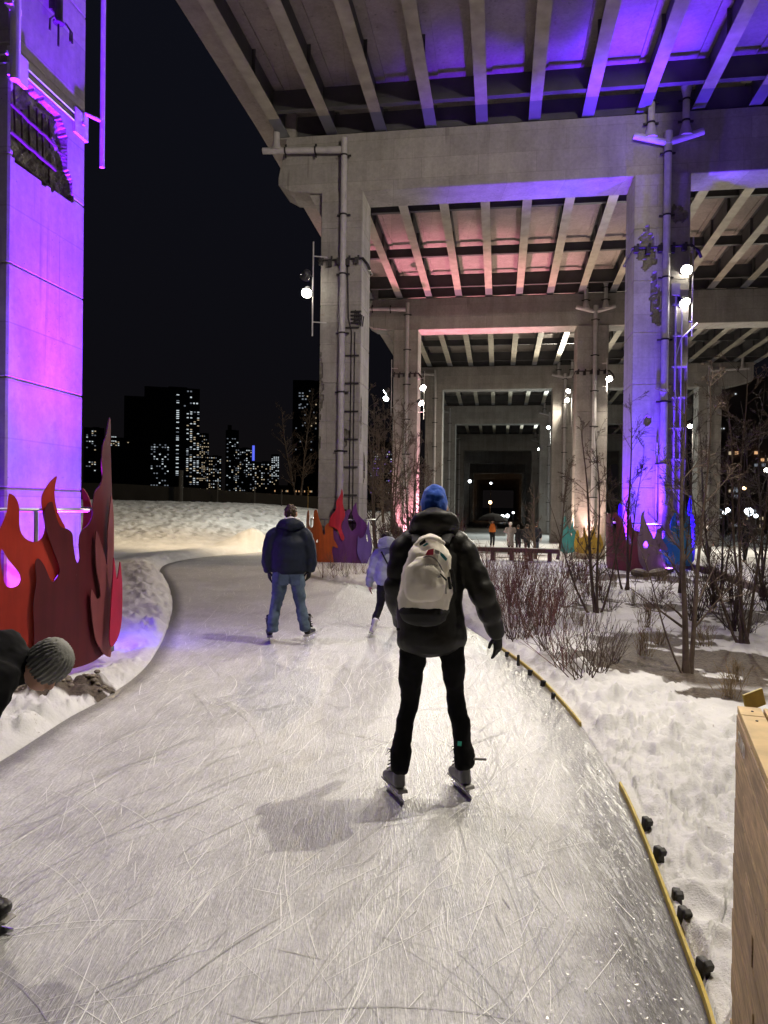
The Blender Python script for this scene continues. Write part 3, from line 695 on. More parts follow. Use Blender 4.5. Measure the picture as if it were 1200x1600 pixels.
a_ = ice.data.attributes.new('edge', 'FLOAT', 'POINT'); a_.data.foreach_set('value', np.array(edge, np.float32))
# frost blown over the dark rim
# ---- rim of the ice: yellow strip and rubber cleats
M['yellow'] = worn('yellow_edge_plastic', (0.50, 0.37, 0.05), 0.5, var=0.35, scale=14)
STRIP = [(1.2, 4.75, 'nearest yellow plastic kick strip at the ice edge beside the big black cleats'), (5.7, 9.6, 'thin yellow kick strip farther up the ice edge, half buried by the shrub bed')]
for ya_, yb_, slb in STRIP:
  m = MB(); P = [V((x, y, 0)) for x, y in Rc if ya_ < y < yb_]
  for i in range(len(P)-1):
      a, b = P[i], P[i+1]; n = V(((b-a).y, -(b-a).x, 0)).normalized()
      m.add([a-n*0.004+V((0, 0, -0.02)), a+n*0.011+V((0, 0, -0.02)), b+n*0.011+V((0, 0, -0.02)), b-n*0.004+V((0, 0, -0.02)), a-n*0.004+V((0, 0, 0.034)), a+n*0.007+V((0, 0, 0.038)), b+n*0.007+V((0, 0, 0.038)), b-n*0.004+V((0, 0, 0.034))],
            [(4, 5, 6, 7), (0, 4, 7, 3), (1, 2, 6, 5)] + ([(0, 1, 5, 4)] if i == 0 else []) + ([(3, 7, 6, 2)] if i == len(P)-2 else []))
  tag(m.build('edge_strip', M['yellow'], org=P[0]), slb, 'edge strip', 'yellow kick strips along the ice')
M['rubber'] = worn('black_rubber', (0.022, 0.021, 0.020), 0.6, var=0.5, scale=30, bump=0.4)
CLE = [(1093, 1528, 'nearest black rubber cleat at the ice edge, low in the photo'), (1063, 1445, 'black rubber cleat second from the front on the yellow strip'), (1053, 1410, 'small square black cleat between two bigger cleats on the yellow strip'), (1025, 1346, 'black rubber cleat with a snowy top near the middle of the yellow strip'), (1006, 1298, 'long low black cleat at the far end of the yellow strip'),
       (862, 1092, 'small dark cleat beside the snow bank past the yellow strip'), (846, 1072, 'tiny dark cleat where the ice meets the shrub bed'), (826, 1055, 'dark cleat next to the upright black stub at the bank'), (808, 1040, 'upright black stub standing at the bank by the gloved hand'), (790, 1026, 'dark cleat just right of the gloved hand of the near skater')]
for i, (px, py, lb) in enumerate(CLE):
    p = gnd(px, py); big_ = 1.0 if i < 5 else 0.8
    r0 = empty('edge_cleat', (p.x, p.y, 0.0), lb, 'rubber cleat', 'rubber cleats along the ice edge')
    w = rr.uniform(-0.5, 0.3)+0.35; Rz = Matrix.Rotation(w, 3, 'Z'); q = V((p.x+0.012, p.y, 0))
    hh = 0.075 if i != 8 else 0.15; hh *= big_*(0.8 if i == 2 else 1)
    ww = 0.044*big_
    m = MB(); m.box(q+V((0, 0, hh*0.5-0.02)), (ww, ww*(1.25 if i != 8 else 0.8), hh+0.04), Rz, taper=0.8); m.build('cleat_body', M['rubber'], r0, bevel=0.008)
    if i != 8:
        m = MB(); m.box(q+Rz @ V((0.006, -0.02*big_, hh*0.75)), (ww*0.9, ww*0.8, hh*0.45), Rz @ Matrix.Rotation(0.5, 3, 'X'), taper=0.85); m.build('cleat_cap', M['rubber'], r0, bevel=0.006)
# ================================================================ flame panels
def flame_panel(root, name, pts, hl, centre, R, color, base, flat=False, back=False):
    """cut-out steel sheet rolled to radius R round the column"""
    c = V((centre.x, centre.y, 0))
    def hit(px, py):
        d = ray(px, py); a = d.x*d.x+d.y*d.y; o = EYE-c; b = 2*(o.x*d.x+o.y*d.y); q = o.x*o.x+o.y*o.y-R*R; D = b*b-4*a*q
        t = (-b-math.sqrt(D))/(2*a) if D > 0 else -b/(2*a)
        if back and D > 0: t = (-b+math.sqrt(D))/(2*a)
        p = EYE+d*t; return (math.atan2(p.x-c.x, -(p.y-c.y)), p.z)
    def smoothed(P):
        Q = []; n = len(P)
        for i in range(n):
            a, b, cc, d = [V((*P[(i+j-1) % n], 0)) for j in range(4)]
            for f in (0, 0.25, 0.5, 0.75):
                k = 0.5*((2*b)+(cc-a)*f+(2*a-5*b+4*cc-d)*f*f+(3*b-a-3*cc+d)*f**3); l = b.lerp(cc, f); k = l.lerp(k, 0.85); Q.append((k.x, k.y))
        return Q
    out = [hit(*p) for p in smoothed(pts)]; holes = [[hit(*p) for p in smoothed(h)] for h in hl]
    sc = 1.0
    co = [V((a*R, z)) for a, z in out]; ed = [(i, (i+1) % len(out)) for i in range(len(out))]
    for h in holes:
        k = len(co); co += [V((a*R, z)) for a, z in h]; ed += [(k+i, k+(i+1) % len(h)) for i in range(len(h))]
    P0 = [(a*R, z) for a, z in out]; PH = [[(a*R, z) for a, z in h] for h in holes]
    xs = [p[0] for p in P0]; zs = [p[1] for p in P0]; st_ = 0.13; x = min(xs)
    while x < max(xs):
        z = min(zs)
        while z < max(zs):
            if inpoly(x, z, P0) and not any(inpoly(x, z, h) for h in PH): co.append(V((x, z)))
            z += st_
        x += st_
    r = geometry.delaunay_2d_cdt(co, ed, [], 0, 1e-5)
    tri = []
    for f in r[2]:
        cx = sum(r[0][i].x for i in f)/3; cz = sum(r[0][i].y for i in f)/3
        if inpoly(cx, cz, P0) and not any(inpoly(cx, cz, h) for h in PH): tri.append(tuple(f))
    m = MB(); n = len(r[0]); th = 0.012
    for k in (0, 1):
        rad_ = R - th*k
        for p in r[0]:
            a = p.x/R; m.v.append((c.x+rad_*math.sin(a), c.y-rad_*math.cos(a), p.y))
    cnt = {}
    for f in tri:
        for i in range(3):
            e_ = (f[i], f[(i+1) % 3]); cnt[tuple(sorted(e_))] = cnt.get(tuple(sorted(e_)), []) + [e_]
    for f in tri: m.f.append(f); m.f.append(tuple(i+n for i in f[::-1])); m.m += [0, 0]
    for k, v in cnt.items():
        if len(v) == 1: a, b = v[0]; m.f.append((b, a, a+n, b+n)); m.m.append(0)
    o = m.build(name, color, root, smooth=False)
    bm = bmesh.new(); bm.from_mesh(o.data); bmesh.ops.recalc_face_normals(bm, faces=bm.faces)
    for f in bm.faces: f.smooth = True
    for e_ in bm.edges:
        if len(e_.link_faces) == 2 and e_.calc_face_angle(0) > 0.7: e_.smooth = False
    bm.to_mesh(o.data); bm.free()
    return o
def paint(name, col, rough=0.42):
    m = mat(name, col, rough, spec=0.4); g = NG(m); c = g.coord(); f = g.noise(c, 1.8, 5, 0.6); d = g.noise(g.coord(scale=(6, 6, 0.5)), 2.0, 4)
    b = g.mix(1.0, col, g.ramp(f, [(0.3, 0.82), (0.7, 1.12)]), 'MULTIPLY'); b = g.mix(1.0, b, g.ramp(d, [(0.35, 0.82), (0.6, 1.06)]), 'MULTIPLY'); sc_ = g.noise(g.coord(scale=(9, 9, 2.2)), 3.0, 7, 0.75); g.col(g.mix(g.ramp(sc_, [(0.66, 0.0), (0.72, 0.35)]), b, (0.30, 0.24, 0.22)))
    g.rough(g.ramp(f, [(0.3, rough-0.08), (0.7, rough+0.12)])); g.bump(g.noise(c, 3, 3), 0.06, 0.02); return m
PC = {k: paint('panel_'+k, v) for k, v in dict(red=(0.40, 0.030, 0.016), maroon=(0.085, 0.008, 0.014), dusky=(0.20, 0.052, 0.060), crimson=(0.40, 0.010, 0.05), orange=(0.60, 0.12, 0.025), scarlet=(0.62, 0.030, 0.045), purple=(0.15, 0.036, 0.19), violet=(0.19, 0.12, 0.36), ochre=(0.50, 0.31, 0.06), plum=(0.22, 0.045, 0.08), mauve=(0.29, 0.20, 0.25), blue=(0.02, 0.22, 0.50), teal=(0.02, 0.15, 0.15), mustard=(0.36, 0.22, 0.02), royal=(0.06, 0.03, 0.5)).items()}
def Z(P, sc, ox, oy): return [(a/sc+ox, b/sc+oy) for a, b in P]
def ring_hoop(root, c, R, z, w0=0.0, w1=2*PI):
    m = MB(); m.tube([V((c.x+R*math.sin(w), c.y-R*math.cos(w), z)) for w in [w0+(w1-w0)*i/40 for i in range(41)]], 0.022, 8); m.build('support_hoop', M['steel'], root, smooth=True)
    for i in range(6):
        w = w0+(w1-w0)*(i+0.5)/6; m = MB(); p = V((c.x+R*math.sin(w), c.y-R*math.cos(w), 0)); m.tube([V((p.x, p.y, -0.05)), V((p.x, p.y, z))], 0.022, 6); m.build('support_post', M['steel'], root)
# --- near left: reds
C0 = V((-4.44, 8.42, 0)); R0 = 1.50
f0 = empty('flame_sculpture', (C0.x, C0.y, 0), 'big dark red metal flame cut-outs wrapped round the purple lit column at left', 'flame sculpture', 'flame sculptures round the columns')
zA = lambda P: Z(P, 3.2, 0, 640)
flame_panel(f0, 'flame_panel', zA([(-330, 1120), (-330, 700), (-250, 640), (-200, 560), (-210, 500), (-180, 470), (-150, 540), (-120, 640), (-60, 660), (-10, 610), (15, 560), (35, 505), (40, 450), (46, 420), (72, 432), (90, 462), (97, 500), (97, 570), (106, 615), (135, 650), (180, 662), (212, 640), (226, 590), (215, 520), (208, 470), (212, 425), (245, 368), (284, 332), (276, 385), (274, 440), (288, 510), (312, 560), (326, 592), (300, 640), (330, 760), (340, 1000), (330, 1290), (200, 1290), (60, 1240), (-100, 1180)]),
            [zA([(8, 698), (40, 748), (92, 812), (103, 852), (88, 880), (55, 891), (28, 876), (14, 835), (4, 760)]), zA([(300, 815), (316, 858), (312, 896), (292, 911), (272, 893), (264, 868)])], C0, R0-0.05, PC['red'], 0)
flame_panel(f0, 'flame_panel', zA([(160, 1330), (172, 1120), (166, 980), (182, 860), (176, 770), (192, 744), (222, 780), (250, 845), (268, 862), (300, 800), (262, 690), (232, 600), (222, 520), (240, 470), (262, 462), (272, 500), (300, 580), (340, 598), (362, 622), (369, 690), (377, 745), (390, 768), (400, 742), (396, 690), (398, 640), (410, 605), (445, 572), (461, 535), (464, 480), (476, 410), (500, 382), (513, 340), (509, 270), (514, 185), (532, 128), (544, 62), (550, 40), (554, 80), (553, 180), (560, 420), (566, 620), (560, 900), (556, 1216), (520, 1224), (470, 1258), (400, 1286), (320, 1302), (230, 1320)]), [], C0, R0, PC['maroon'], 0)
flame_panel(f0, 'flame_panel', zA([(458, 900), (474, 925), (490, 948), (503, 930), (499, 880), (484, 800), (478, 700), (482, 608), (500, 650), (522, 720), (535, 775), (540, 600), (552, 480), (560, 430), (570, 560), (568, 800), (560, 1000), (556, 1215), (545, 1236), (515, 1212), (480, 1150), (462, 1050), (455, 960)]), [], C0, R0+0.05, PC['dusky'], 0)
flame_panel(f0, 'flame_panel', zA([(570, 740), (585, 850), (596, 800), (602, 760), (606, 800), (612, 880), (610, 1040), (594, 1130), (562, 1186), (548, 1150), (556, 980), (566, 840)]), [], C0, R0+0.14, PC['crimson'], 0)
flame_panel(f0, 'flame_panel', zA([(412, 396), (432, 412), (450, 450), (462, 500), (470, 560), (480, 700), (480, 900), (380, 900), (400, 700), (412, 600), (420, 500)]), [], C0, R0-0.02, PC['crimson'], 0, back=True)
zh = at(70, 797, C0.y-1.0).z; ring_hoop(f0, C0, R0-0.09, zh, math.radians(-215), math.radians(66))
# --- by the first left column: orange, red, purple
c1 = st(BS[1], COLT[0]); C1 = V((c1.x+0.02, c1.y-0.12, 0)); R1 = 1.13
f1 = empty('flame_sculpture', (C1.x, C1.y, 0), 'orange, red and purple metal flame cut-outs round the column behind the navy jacket skater', 'flame sculpture', 'flame sculptures round the columns')
zB = lambda P: Z(P, 7.5, 440, 740)
flame_panel(f1, 'flame_panel', zB([(226, 180), (238, 175), (243, 330), (250, 310), (258, 480), (284, 620), (340, 800), (390, 1062), (300, 1062), (240, 800), (228, 500)]), [], C1, R1-0.04, PC['ochre'], 0)
flame_panel(f1, 'flame_panel', zB([(266, 660), (292, 510), (298, 460), (313, 430), (322, 510), (318, 570), (330, 622), (355, 632), (370, 600), (372, 520), (380, 440), (400, 424), (415, 440), (440, 540), (470, 620), (480, 690), (495, 719), (510, 700), (506, 640), (522, 600), (570, 570), (602, 640), (610, 760), (660, 858), (642, 872), (602, 850), (590, 900), (605, 1060), (500, 1062), (390, 1068), (370, 980), (330, 800)]), [zB([(402, 800), (418, 768), (432, 790), (424, 808)])], C1, R1, PC['orange'], 0)
flame_panel(f1, 'flame_panel', zB([(556, 610), (574, 500), (620, 450), (640, 400), (640, 330), (688, 245), (704, 180), (719, 230), (718, 350), (744, 470), (730, 530), (702, 590), (706, 660), (736, 750), (716, 790), (690, 752), (660, 670), (602, 626)]), [], C1, R1+0.05, PC['scarlet'], 0)
flame_panel(f1, 'flame_panel', zB([(604, 660), (640, 680), (690, 760), (718, 792), (740, 755), (712, 680), (706, 600), (734, 530), (746, 450), (790, 418), (812, 432), (776, 540), (798, 640), (826, 672), (860, 645), (876, 590), (836, 500), (826, 460), (842, 388), (876, 338), (878, 400), (900, 480), (960, 548), (1000, 600), (985, 700), (930, 800), (900, 900), (910, 1000), (968, 1112), (900, 1106), (800, 1092), (700, 1058), (598, 1050), (590, 900), (610, 840)]), [], C1, R1-0.03, PC['purple'], 0)
flame_panel(f1, 'flame_panel', zB([(898, 735), (922, 762), (970, 730), (1000, 640), (1022, 560), (1034, 700), (1056, 800), (1050, 920), (1002, 1050), (974, 1118), (930, 1040), (892, 950), (884, 860)]), [zB([(990, 720), (1006, 720), (1014, 790), (1000, 790)])], C1, R1+0.03, PC['violet'], 0)
ring_hoop(f1, C1, R1-0.14, 1.32)
# --- by the first middle column: plum, mauve, blue
c2 = st(BS[1], COLT[1]); C2 = V((c2.x-0.16, c2.y-0.25, 0)); R2 = 1.24
f2 = empty('flame_sculpture', (C2.x, C2.y, 0), 'plum, mauve and blue metal flame cut-outs round the blue lit column on the right', 'flame sculpture', 'flame sculptures round the columns')
zC = lambda P: Z(P, 6.667, 930, 740)
flame_panel(f2, 'flame_panel', zC([(112, 430), (140, 418), (200, 400), (236, 430), (280, 500), (300, 560), (320, 680), (336, 736), (376, 730), (370, 690), (342, 600), (350, 500), (370, 440), (386, 560), (420, 598), (460, 604), (478, 640), (510, 800), (520, 960), (400, 1048), (270, 1050), (130, 1005), (112, 700)]), [zC([(190, 460), (214, 500), (220, 580), (200, 614), (180, 590), (168, 520)])], C2, R2, PC['plum'], 0)
flame_panel(f2, 'flame_panel', zC([(440, 700), (466, 560), (478, 430), (515, 388), (510, 450), (560, 570), (590, 630), (610, 676), (626, 640), (646, 580), (690, 550), (700, 430), (760, 270), (795, 140), (815, 260), (820, 350), (830, 400), (782, 500), (776, 570), (826, 700), (806, 720), (770, 660), (706, 590), (700, 680), (756, 780), (736, 803), (676, 792), (690, 880), (756, 1000), (720, 1046), (580, 1040), (500, 980), (455, 900)]), [zC([(528, 703), (550, 742), (538, 774), (508, 770), (496, 746)])], C2, R2+0.05, PC['mauve'], 0)
flame_panel(f2, 'flame_panel', zC([(690, 700), (770, 600), (790, 500), (830, 385), (850, 430), (852, 520), (876, 588), (900, 602), (922, 560), (914, 400), (936, 296), (950, 400), (990, 480), (1010, 700), (1004, 950), (860, 946), (760, 942), (716, 870), (690, 800)]), [], C2, R2-0.04, PC['blue'], 0)
flame_panel(f2, 'flame_panel', zC([(236, 420), (244, 330), (256, 312), (276, 350), (282, 430), (270, 520), (250, 480)]), [], C2, R2-0.08, PC['royal'], 0, back=True)
flame_panel(f2, 'flame_panel', zC([(940, 560), (962, 380), (996, 200), (1010, 220), (1006, 400), (1030, 450), (1048, 560), (1046, 740), (1036, 860), (1020, 920), (960, 920)]), [], C2, R2-0.02, PC['royal'], 0, back=True)
ring_hoop(f2, C2, R2-0.14, at(1010, 817, C2.y).z)
# --- by the second middle column: teal, mustard
c3 = st(BS[2], COLT[1]); C3 = V((c3.x-0.35, c3.y-0.2, 0)); R3 = 1.3
f3 = empty('flame_sculpture', (C3.x, C3.y, GZ[2]), 'small teal and mustard metal flame cut-outs round a farther column', 'flame sculpture', 'flame sculptures round the columns')
zD = lambda P: Z(P, 5.4545, 700, 780)
flame_panel(f3, 'flame_panel', zD([(960, 442), (964, 230), (984, 170), (1000, 140), (1012, 200), (1040, 262), (1062, 180), (1072, 250), (1092, 290), (1092, 440)]), [zD([(1000, 180), (1010, 200), (1010, 240), (1000, 230)]), zD([(1046, 280), (1058, 300), (1050, 318), (1038, 300)])], C3, R3, PC['teal'], 0)
flame_panel(f3, 'flame_panel', zD([(1088, 450), (1086, 300), (1110, 260), (1124, 330), (1150, 310), (1160, 220), (1180, 300), (1210, 320), (1240, 230), (1262, 330), (1300, 300), (1316, 450)]), [], C3, R3+0.04, PC['mustard'], 0)
# ================================================================ people
def cloth(name, col, rough=0.8, var=0.2, weave=140, bump=0.25, spec=0.3, sheen=0.0):
    m = mat(name, col, rough, spec=spec); g = NG(m); c = g.coord(); f = g.noise(c, 7, 5, 0.6)
    g.col(g.mix(1.0, col, g.ramp(f, [(0.3, 1-var), (0.7, 1+var)]), 'MULTIPLY'))
    g.bump(g.math('ADD', g.math('MULTIPLY', g.noise(c, weave, 3), 0.3), g.noise(c, 18, 4, 0.6)), bump, 0.008)
    if sheen: m.node_tree.nodes['Principled BSDF'].inputs['Sheen Weight'].default_value = sheen
    return m
CM = dict(olive=cloth('olive_black_nylon', (0.009, 0.0085, 0.0075), 0.5, spec=0.3), black=cloth('black_cotton', (0.006, 0.006, 0.007), 0.9, spec=0.15), navy=cloth('navy_nylon', (0.005, 0.009, 0.024), 0.62),
          denim=cloth('blue_denim', (0.068, 0.098, 0.142), 0.85, 0.35, bump=0.35), sky=cloth('pale_blue_nylon', (0.36, 0.39, 0.47), 0.55), leg=cloth('black_leggings', (0.009, 0.009, 0.010), 0.7), wool=cloth('blue_fleece', (0.012, 0.085, 0.50), 0.9, 0.25, bump=0.6, sheen=0.3),
          grey=cloth('grey_knit', (0.20, 0.20, 0.19), 0.9, 0.3, 60, 0.9), fleece=cloth('white_fleece', (0.72, 0.68, 0.66), 0.95, 0.1, bump=0.8), coat=cloth('pale_grey_coat', (0.30, 0.28, 0.26), 0.8), dark=cloth('dark_wool', (0.02, 0.02, 0.024), 0.85), brown=cloth('brown_trousers', (0.05, 0.03, 0.03), 0.85),
          vest=cloth('orange_safety_vest', (0.85, 0.22, 0.04), 0.7), skin=cloth('skin', (0.52, 0.30, 0.22), 0.55, 0.06, bump=0.1), hair=cloth('dark_hair', (0.022, 0.014, 0.010), 0.5, 0.4, bump=0.8), brownhair=cloth('brown_hair', (0.045, 0.026, 0.016), 0.55, 0.4, bump=0.8),
          boot=cloth('dark_grey_boot_leather', (0.14, 0.14, 0.145), 0.45, 0.15), boottongue=cloth('pale_boot_leather', (0.55, 0.52, 0.53), 0.5, 0.1), bootblk=cloth('black_boot', (0.012, 0.011, 0.012), 0.4), bootwht=cloth('white_boot', (0.66, 0.63, 0.64), 0.4, 0.08), sole=mat('boot_sole', (0.30, 0.29, 0.28), 0.5), glove=cloth('black_glove', (0.010, 0.010, 0.011), 0.7), eye=mat('dark_eye', (0.02, 0.015, 0.012), 0.15))
M['blade'] = mat('skate_blade', (0.6, 0.6, 0.62), 0.25, 0.95)
def head_tubes(mb, c, F, U, h=0.235):
    F = V(F).normalized(); U = (V(U)-F*V(U).dot(F)).normalized(); Rr = F.cross(U); R = Matrix((Rr, F, U)).transposed(); k = h/0.235; c = V(c)
    mb.ell(c+U*0.02*k, (0.076*k, 0.096*k, 0.104*k), R); mb.ell(c+F*0.028*k-U*0.058*k, (0.056*k, 0.066*k, 0.06*k), R)
    mb.etube([c+F*0.088*k+U*0.022*k, c+F*0.112*k-U*0.024*k], [0.011*k, 0.018*k], n=8, seg=4); mb.ell(c+F*0.088*k-U*0.062*k, (0.026*k, 0.014*k, 0.013*k), R)
    for s in (-1, 1): mb.ell(c+Rr*s*0.079*k+F*-0.008*k, (0.012*k, 0.022*k, 0.033*k), R)
    return R, k
def eyes(parent, c, F, U, h=0.235):
    F = V(F).normalized(); U = (V(U)-F*V(U).dot(F)).normalized(); Rr = F.cross(U); k = h/0.235
    for s in (-1, 1): m = MB(); m.ell(V(c)+Rr*s*0.032*k+F*0.086*k+U*0.022*k, (0.012*k, 0.012*k, 0.012*k), n=10, m=6); m.build('eye', CM['eye'], parent, smooth=True)
def hand_tubes(mb, w, d, palm, k=1.0, curl=0.6, thumb=1):
    """palm and five fingers: w wrist, d pointing direction, palm = way the palm faces"""
    d = V(d).normalized(); n = (V(palm)-d*V(palm).dot(d)).normalized(); s = d.cross(n)*thumb
    mb.etube([w, w+d*0.045*k, w+d*0.095*k], [(0.030*k, 0.022*k), (0.041*k, 0.018*k), (0.040*k, 0.016*k)], side=s, n=12, seg=8)
    for i, (o, L) in enumerate(((0.029, 0.070), (0.010, 0.080), (-0.010, 0.074), (-0.029, 0.058))):
        p = w+d*0.092*k+s*o*k; a = curl*(0.6+0.13*i); P = [p]; q = d
        for j, f in enumerate((0.42, 0.32, 0.26)):
            an = a*(0.5+0.35*j); q = (d*math.cos(an)+n*math.sin(an)).normalized(); P.append(P[-1]+q*L*f*k)
        mb.etube(P, [0.0105*k, 0.0098*k, 0.009*k, 0.0078*k], side=s, n=8, seg=9)
    p = w+d*0.03*k+s*0.034*k; mb.etube([p, p+(s*0.6+d*0.7+n*0.3).normalized()*0.035*k, p+(s*0.6+d*0.7+n*0.3).normalized()*0.035*k+(d*0.9+n*0.4).normalized()*0.032*k], [0.013*k, 0.0115*k, 0.009*k], n=8, seg=7)
def skate(parent, heel, toe, up, L=0.27, upper='boot', tongue='boottongue', top=0.22, k=1.0, laces=True, blade_h=0.075):
    """laced boot over a blade; heel/toe = ground points under the blade ends"""
    heel, toe = V(heel), V(toe); d = (toe-heel).normalized(); up = V(up); up = (up-d*up.dot(d)).normalized(); sd = d.cross(up)
    h0 = blade_h; b = heel+up*h0
    mb = MB()
    mb.etube([b+d*0.045*k+up*0.035*k, b+d*0.12*k+up*0.04*k, b+d*0.22*k+up*0.032*k, b+d*(L-0.02)*k+up*0.028*k], [(0.036*k, 0.040*k), (0.038*k, 0.048*k), (0.045*k, 0.036*k), (0.034*k, 0.024*k)], side=sd, n=16)
    mb.etube([b+d*0.055*k+up*0.03*k, b+d*0.055*k+up*0.10*k, b+d*0.06*k+up*top*0.8*k, b+d*0.062*k+up*top*k], [(0.038*k, 0.048*k), (0.034*k, 0.046*k), (0.040*k, 0.050*k), (0.042*k, 0.052*k)], side=sd, n=16)
    bt = weld(mb, 'skate_boot', CM[upper], parent, voxel=0.007, sm=3, fold=0.003, fscale=16)
    if tongue:
        t = MB(); t.etube([b+d*0.20*k+up*0.066*k, b+d*0.145*k+up*0.095*k, b+d*0.117*k+up*0.15*k, b+d*0.128*k+up*(top+0.03)*k], [(0.026*k, 0.012*k), (0.028*k, 0.014*k), (0.03*k, 0.014*k), (0.034*k, 0.011*k)], side=sd, n=12); weld(t, 'boot_tongue', CM[tongue], bt, voxel=0.006, sm=3)
    if laces:
        t = MB()
        for i in range(5): p = b+d*(0.185-0.016*i)*k+up*(0.085+0.028*i)*k; t.tube([p-sd*0.03*k-d*0.008, p+d*0.014*k, p+sd*0.03*k-d*0.008], 0.004*k, 5)
        p = b+d*0.135*k+up*(0.20)*k
        for s in (-1, 1): t.tube([p, p+sd*s*0.03+d*0.02+up*0.01, p+sd*s*0.05+d*0.01-up*0.02, p+sd*s*0.02+d*0.01], 0.0035*k, 5)
        t.build('boot_laces', CM['bootblk'], bt)
    R = Matrix((sd, d, up)).transposed()
    m = MB(); pl = [(-0.01, 0.0), (L+0.005, 0.0), (L+0.012, 0.012), (L-0.03, 0.018), (-0.005, 0.022)]
    m.prism([b+d*a*k+up*(z-0.008)*k-sd*0.033*k for a, z in pl], sd*0.066*k); m.build('boot_sole', CM['sole'], bt, bevel=0.01)
    m = MB(); z = h0
    prof = [(-0.02, 0.012), (0.0, 0.0), (L-0.02, 0.0), (L+0.02, 0.014), (L+0.02, 0.026), (L-0.03, 0.028), (L-0.04, z-0.004), (L-0.12, z-0.004), (L-0.13, 0.032), (0.10, 0.032), (0.095, z-0.004), (0.01, z-0.004), (0.005, 0.034), (-0.02, 0.028)]
    m.prism([heel+d*a*k+up*q-sd*0.0022 for a, q in prof], sd*0.0044); m.build('skate_blade', M['blade'], bt)
    return bt
# ---------------- near skater with backpack
Y1 = 4.36
def p1(px, py, dy=0.0): return at(px, py, Y1+dy)
b0 = p1(678, 1252); b0.z = 0
mb = MB()
pel = p1(676, 985); chest = p1(674, 880, 0.06); neck = p1(678, 830, 0.10); hd = p1(678, 797, 0.13)
kl, al = p1(640, 1092, 0.05), p1(624, 1205, -0.04); kr, ar = p1(711, 1092, 0.05), p1(726, 1200, 0.0)
hl, hr = p1(655, 995), p1(698, 995)
shl, shr = p1(634, 852, 0.08), p1(722, 852, 0.08)
elr, wrr = p1(753, 925, 0.0), p1(777, 994, 0.10); ell_, wrl = p1(616, 925, 0.06), p1(628, 975, 0.28)
mb.etube([pel, chest, neck-V((0, 0, 0.05))], [(0.14, 0.10), (0.15, 0.10), (0.07, 0.06)])
mb.etube([neck-V((0, 0, 0.08)), hd], [0.055, 0.055]); head_tubes(mb, hd, V((0, 1, -0.06)), V((0, 0.05, 1)))
for h, k, a in ((hl, kl, al), (hr, kr, ar)): mb.etube([h, k, a], [0.06, 0.034, 0.026])
mb.etube([shr, elr, wrr], [0.045, 0.034, 0.026]); mb.etube([shl, ell_, wrl], [0.045, 0.034, 0.026])
man = weld(mb, 'person', CM['skin'], None, b0, 0.014, 4)
tag(man, 'nearest skater from behind in olive black puffer jacket, black trousers and blue hat', 'person', 'skaters on the ice trail')
eyes(man, hd, V((0, 1, -0.06)), V((0, 0.05, 1)))
# trousers
mb = MB()
mb.etube([p1(676, 965), p1(676, 1005)], [(0.165, 0.115), (0.165, 0.12)], n=20)
mb.etube([p1(650, 985), p1(644, 1030), p1(640, 1092, 0.05), p1(629, 1150, 0.01), p1(624, 1203, -0.03)], [(0.098, 0.10), (0.088, 0.09), (0.064, 0.07), (0.062, 0.066), (0.066, 0.074)], n=18, puff=(0.19, 0.004))
mb.etube([p1(702, 985), p1(707, 1030), p1(712, 1092, 0.05), p1(721, 1145, 0.02), p1(727, 1196, 0.0)], [(0.092, 0.10), (0.084, 0.09), (0.062, 0.07), (0.062, 0.066), (0.066, 0.074)], n=18, puff=(0.17, 0.004))
tr = weld(mb, 'trousers', CM['black'], man, voxel=0.011, sm=3, fold=0.013, fscale=8, fz=1.1)
t = MB(); q = p1(718, 1162, -0.067); t.box(q, (0.024, 0.003, 0.026), Matrix.Rotation(0.08, 3, 'Y')); t.build('fabric_tag', mat('teal_tag', (0.03, 0.42, 0.30), 0.6), tr)
# jacket
mb = MB()
PJ = [p1(675, 1004, 0.0), p1(673, 975, 0.0), p1(671, 940, 0.02), p1(672, 895, 0.05), p1(675, 858, 0.08), p1(677, 836, 0.09)]
mb.etube(PJ, [(0.212, 0.155), (0.205, 0.152), (0.198, 0.15), (0.205, 0.15), (0.19, 0.13), (0.10, 0.09)], n=28, puff=(0.125, 0.007))
mb.etube([p1(650, 846, 0.09), p1(632, 858, 0.08), p1(622, 900, 0.06), p1(619, 930, 0.08), p1(628, 972, 0.26)], [(0.09, 0.09), (0.085, 0.088), (0.074, 0.078), (0.07, 0.074), (0.052, 0.052)], n=18, puff=(0.115, 0.016))
mb.etube([p1(702, 846, 0.09), p1(722, 860, 0.07), p1(739, 895, 0.03), p1(753, 925, 0.0), p1(766, 960, 0.04), p1(776, 990, 0.09)], [(0.09, 0.09), (0.088, 0.090), (0.082, 0.084), (0.077, 0.08), (0.070, 0.072), (0.052, 0.054)], n=20, puff=(0.115, 0.014))
jk = weld(mb, 'jacket', CM['olive'], man, voxel=0.010, sm=2, fold=0.006, fscale=7, fz=1.3, seed=4)
mb = MB()   # hood lying on the shoulders
mb.etube([p1(650, 826, -0.02), p1(660, 818, -0.06), p1(678, 815, -0.07), p1(698, 818, -0.05), p1(706, 828, -0.0)], [(0.045, 0.055), (0.058, 0.075), (0.062, 0.085), (0.058, 0.075), (0.045, 0.055)], side=V((0, 1, 0.2)), n=16)
mb.etube([p1(646, 832, 0.06), p1(654, 818, 0.0), p1(677, 806, -0.02), p1(701, 818, 0.01), p1(708, 833, 0.07)], [(0.05, 0.04), (0.055, 0.055), (0.05, 0.058), (0.055, 0.05), (0.05, 0.04)], side=V((0, 1, 0.2)), n=16)
mb.etube([p1(676, 838, 0.10), p1(677, 812, 0.12)], [(0.12, 0.10), (0.095, 0.10)], n=20)
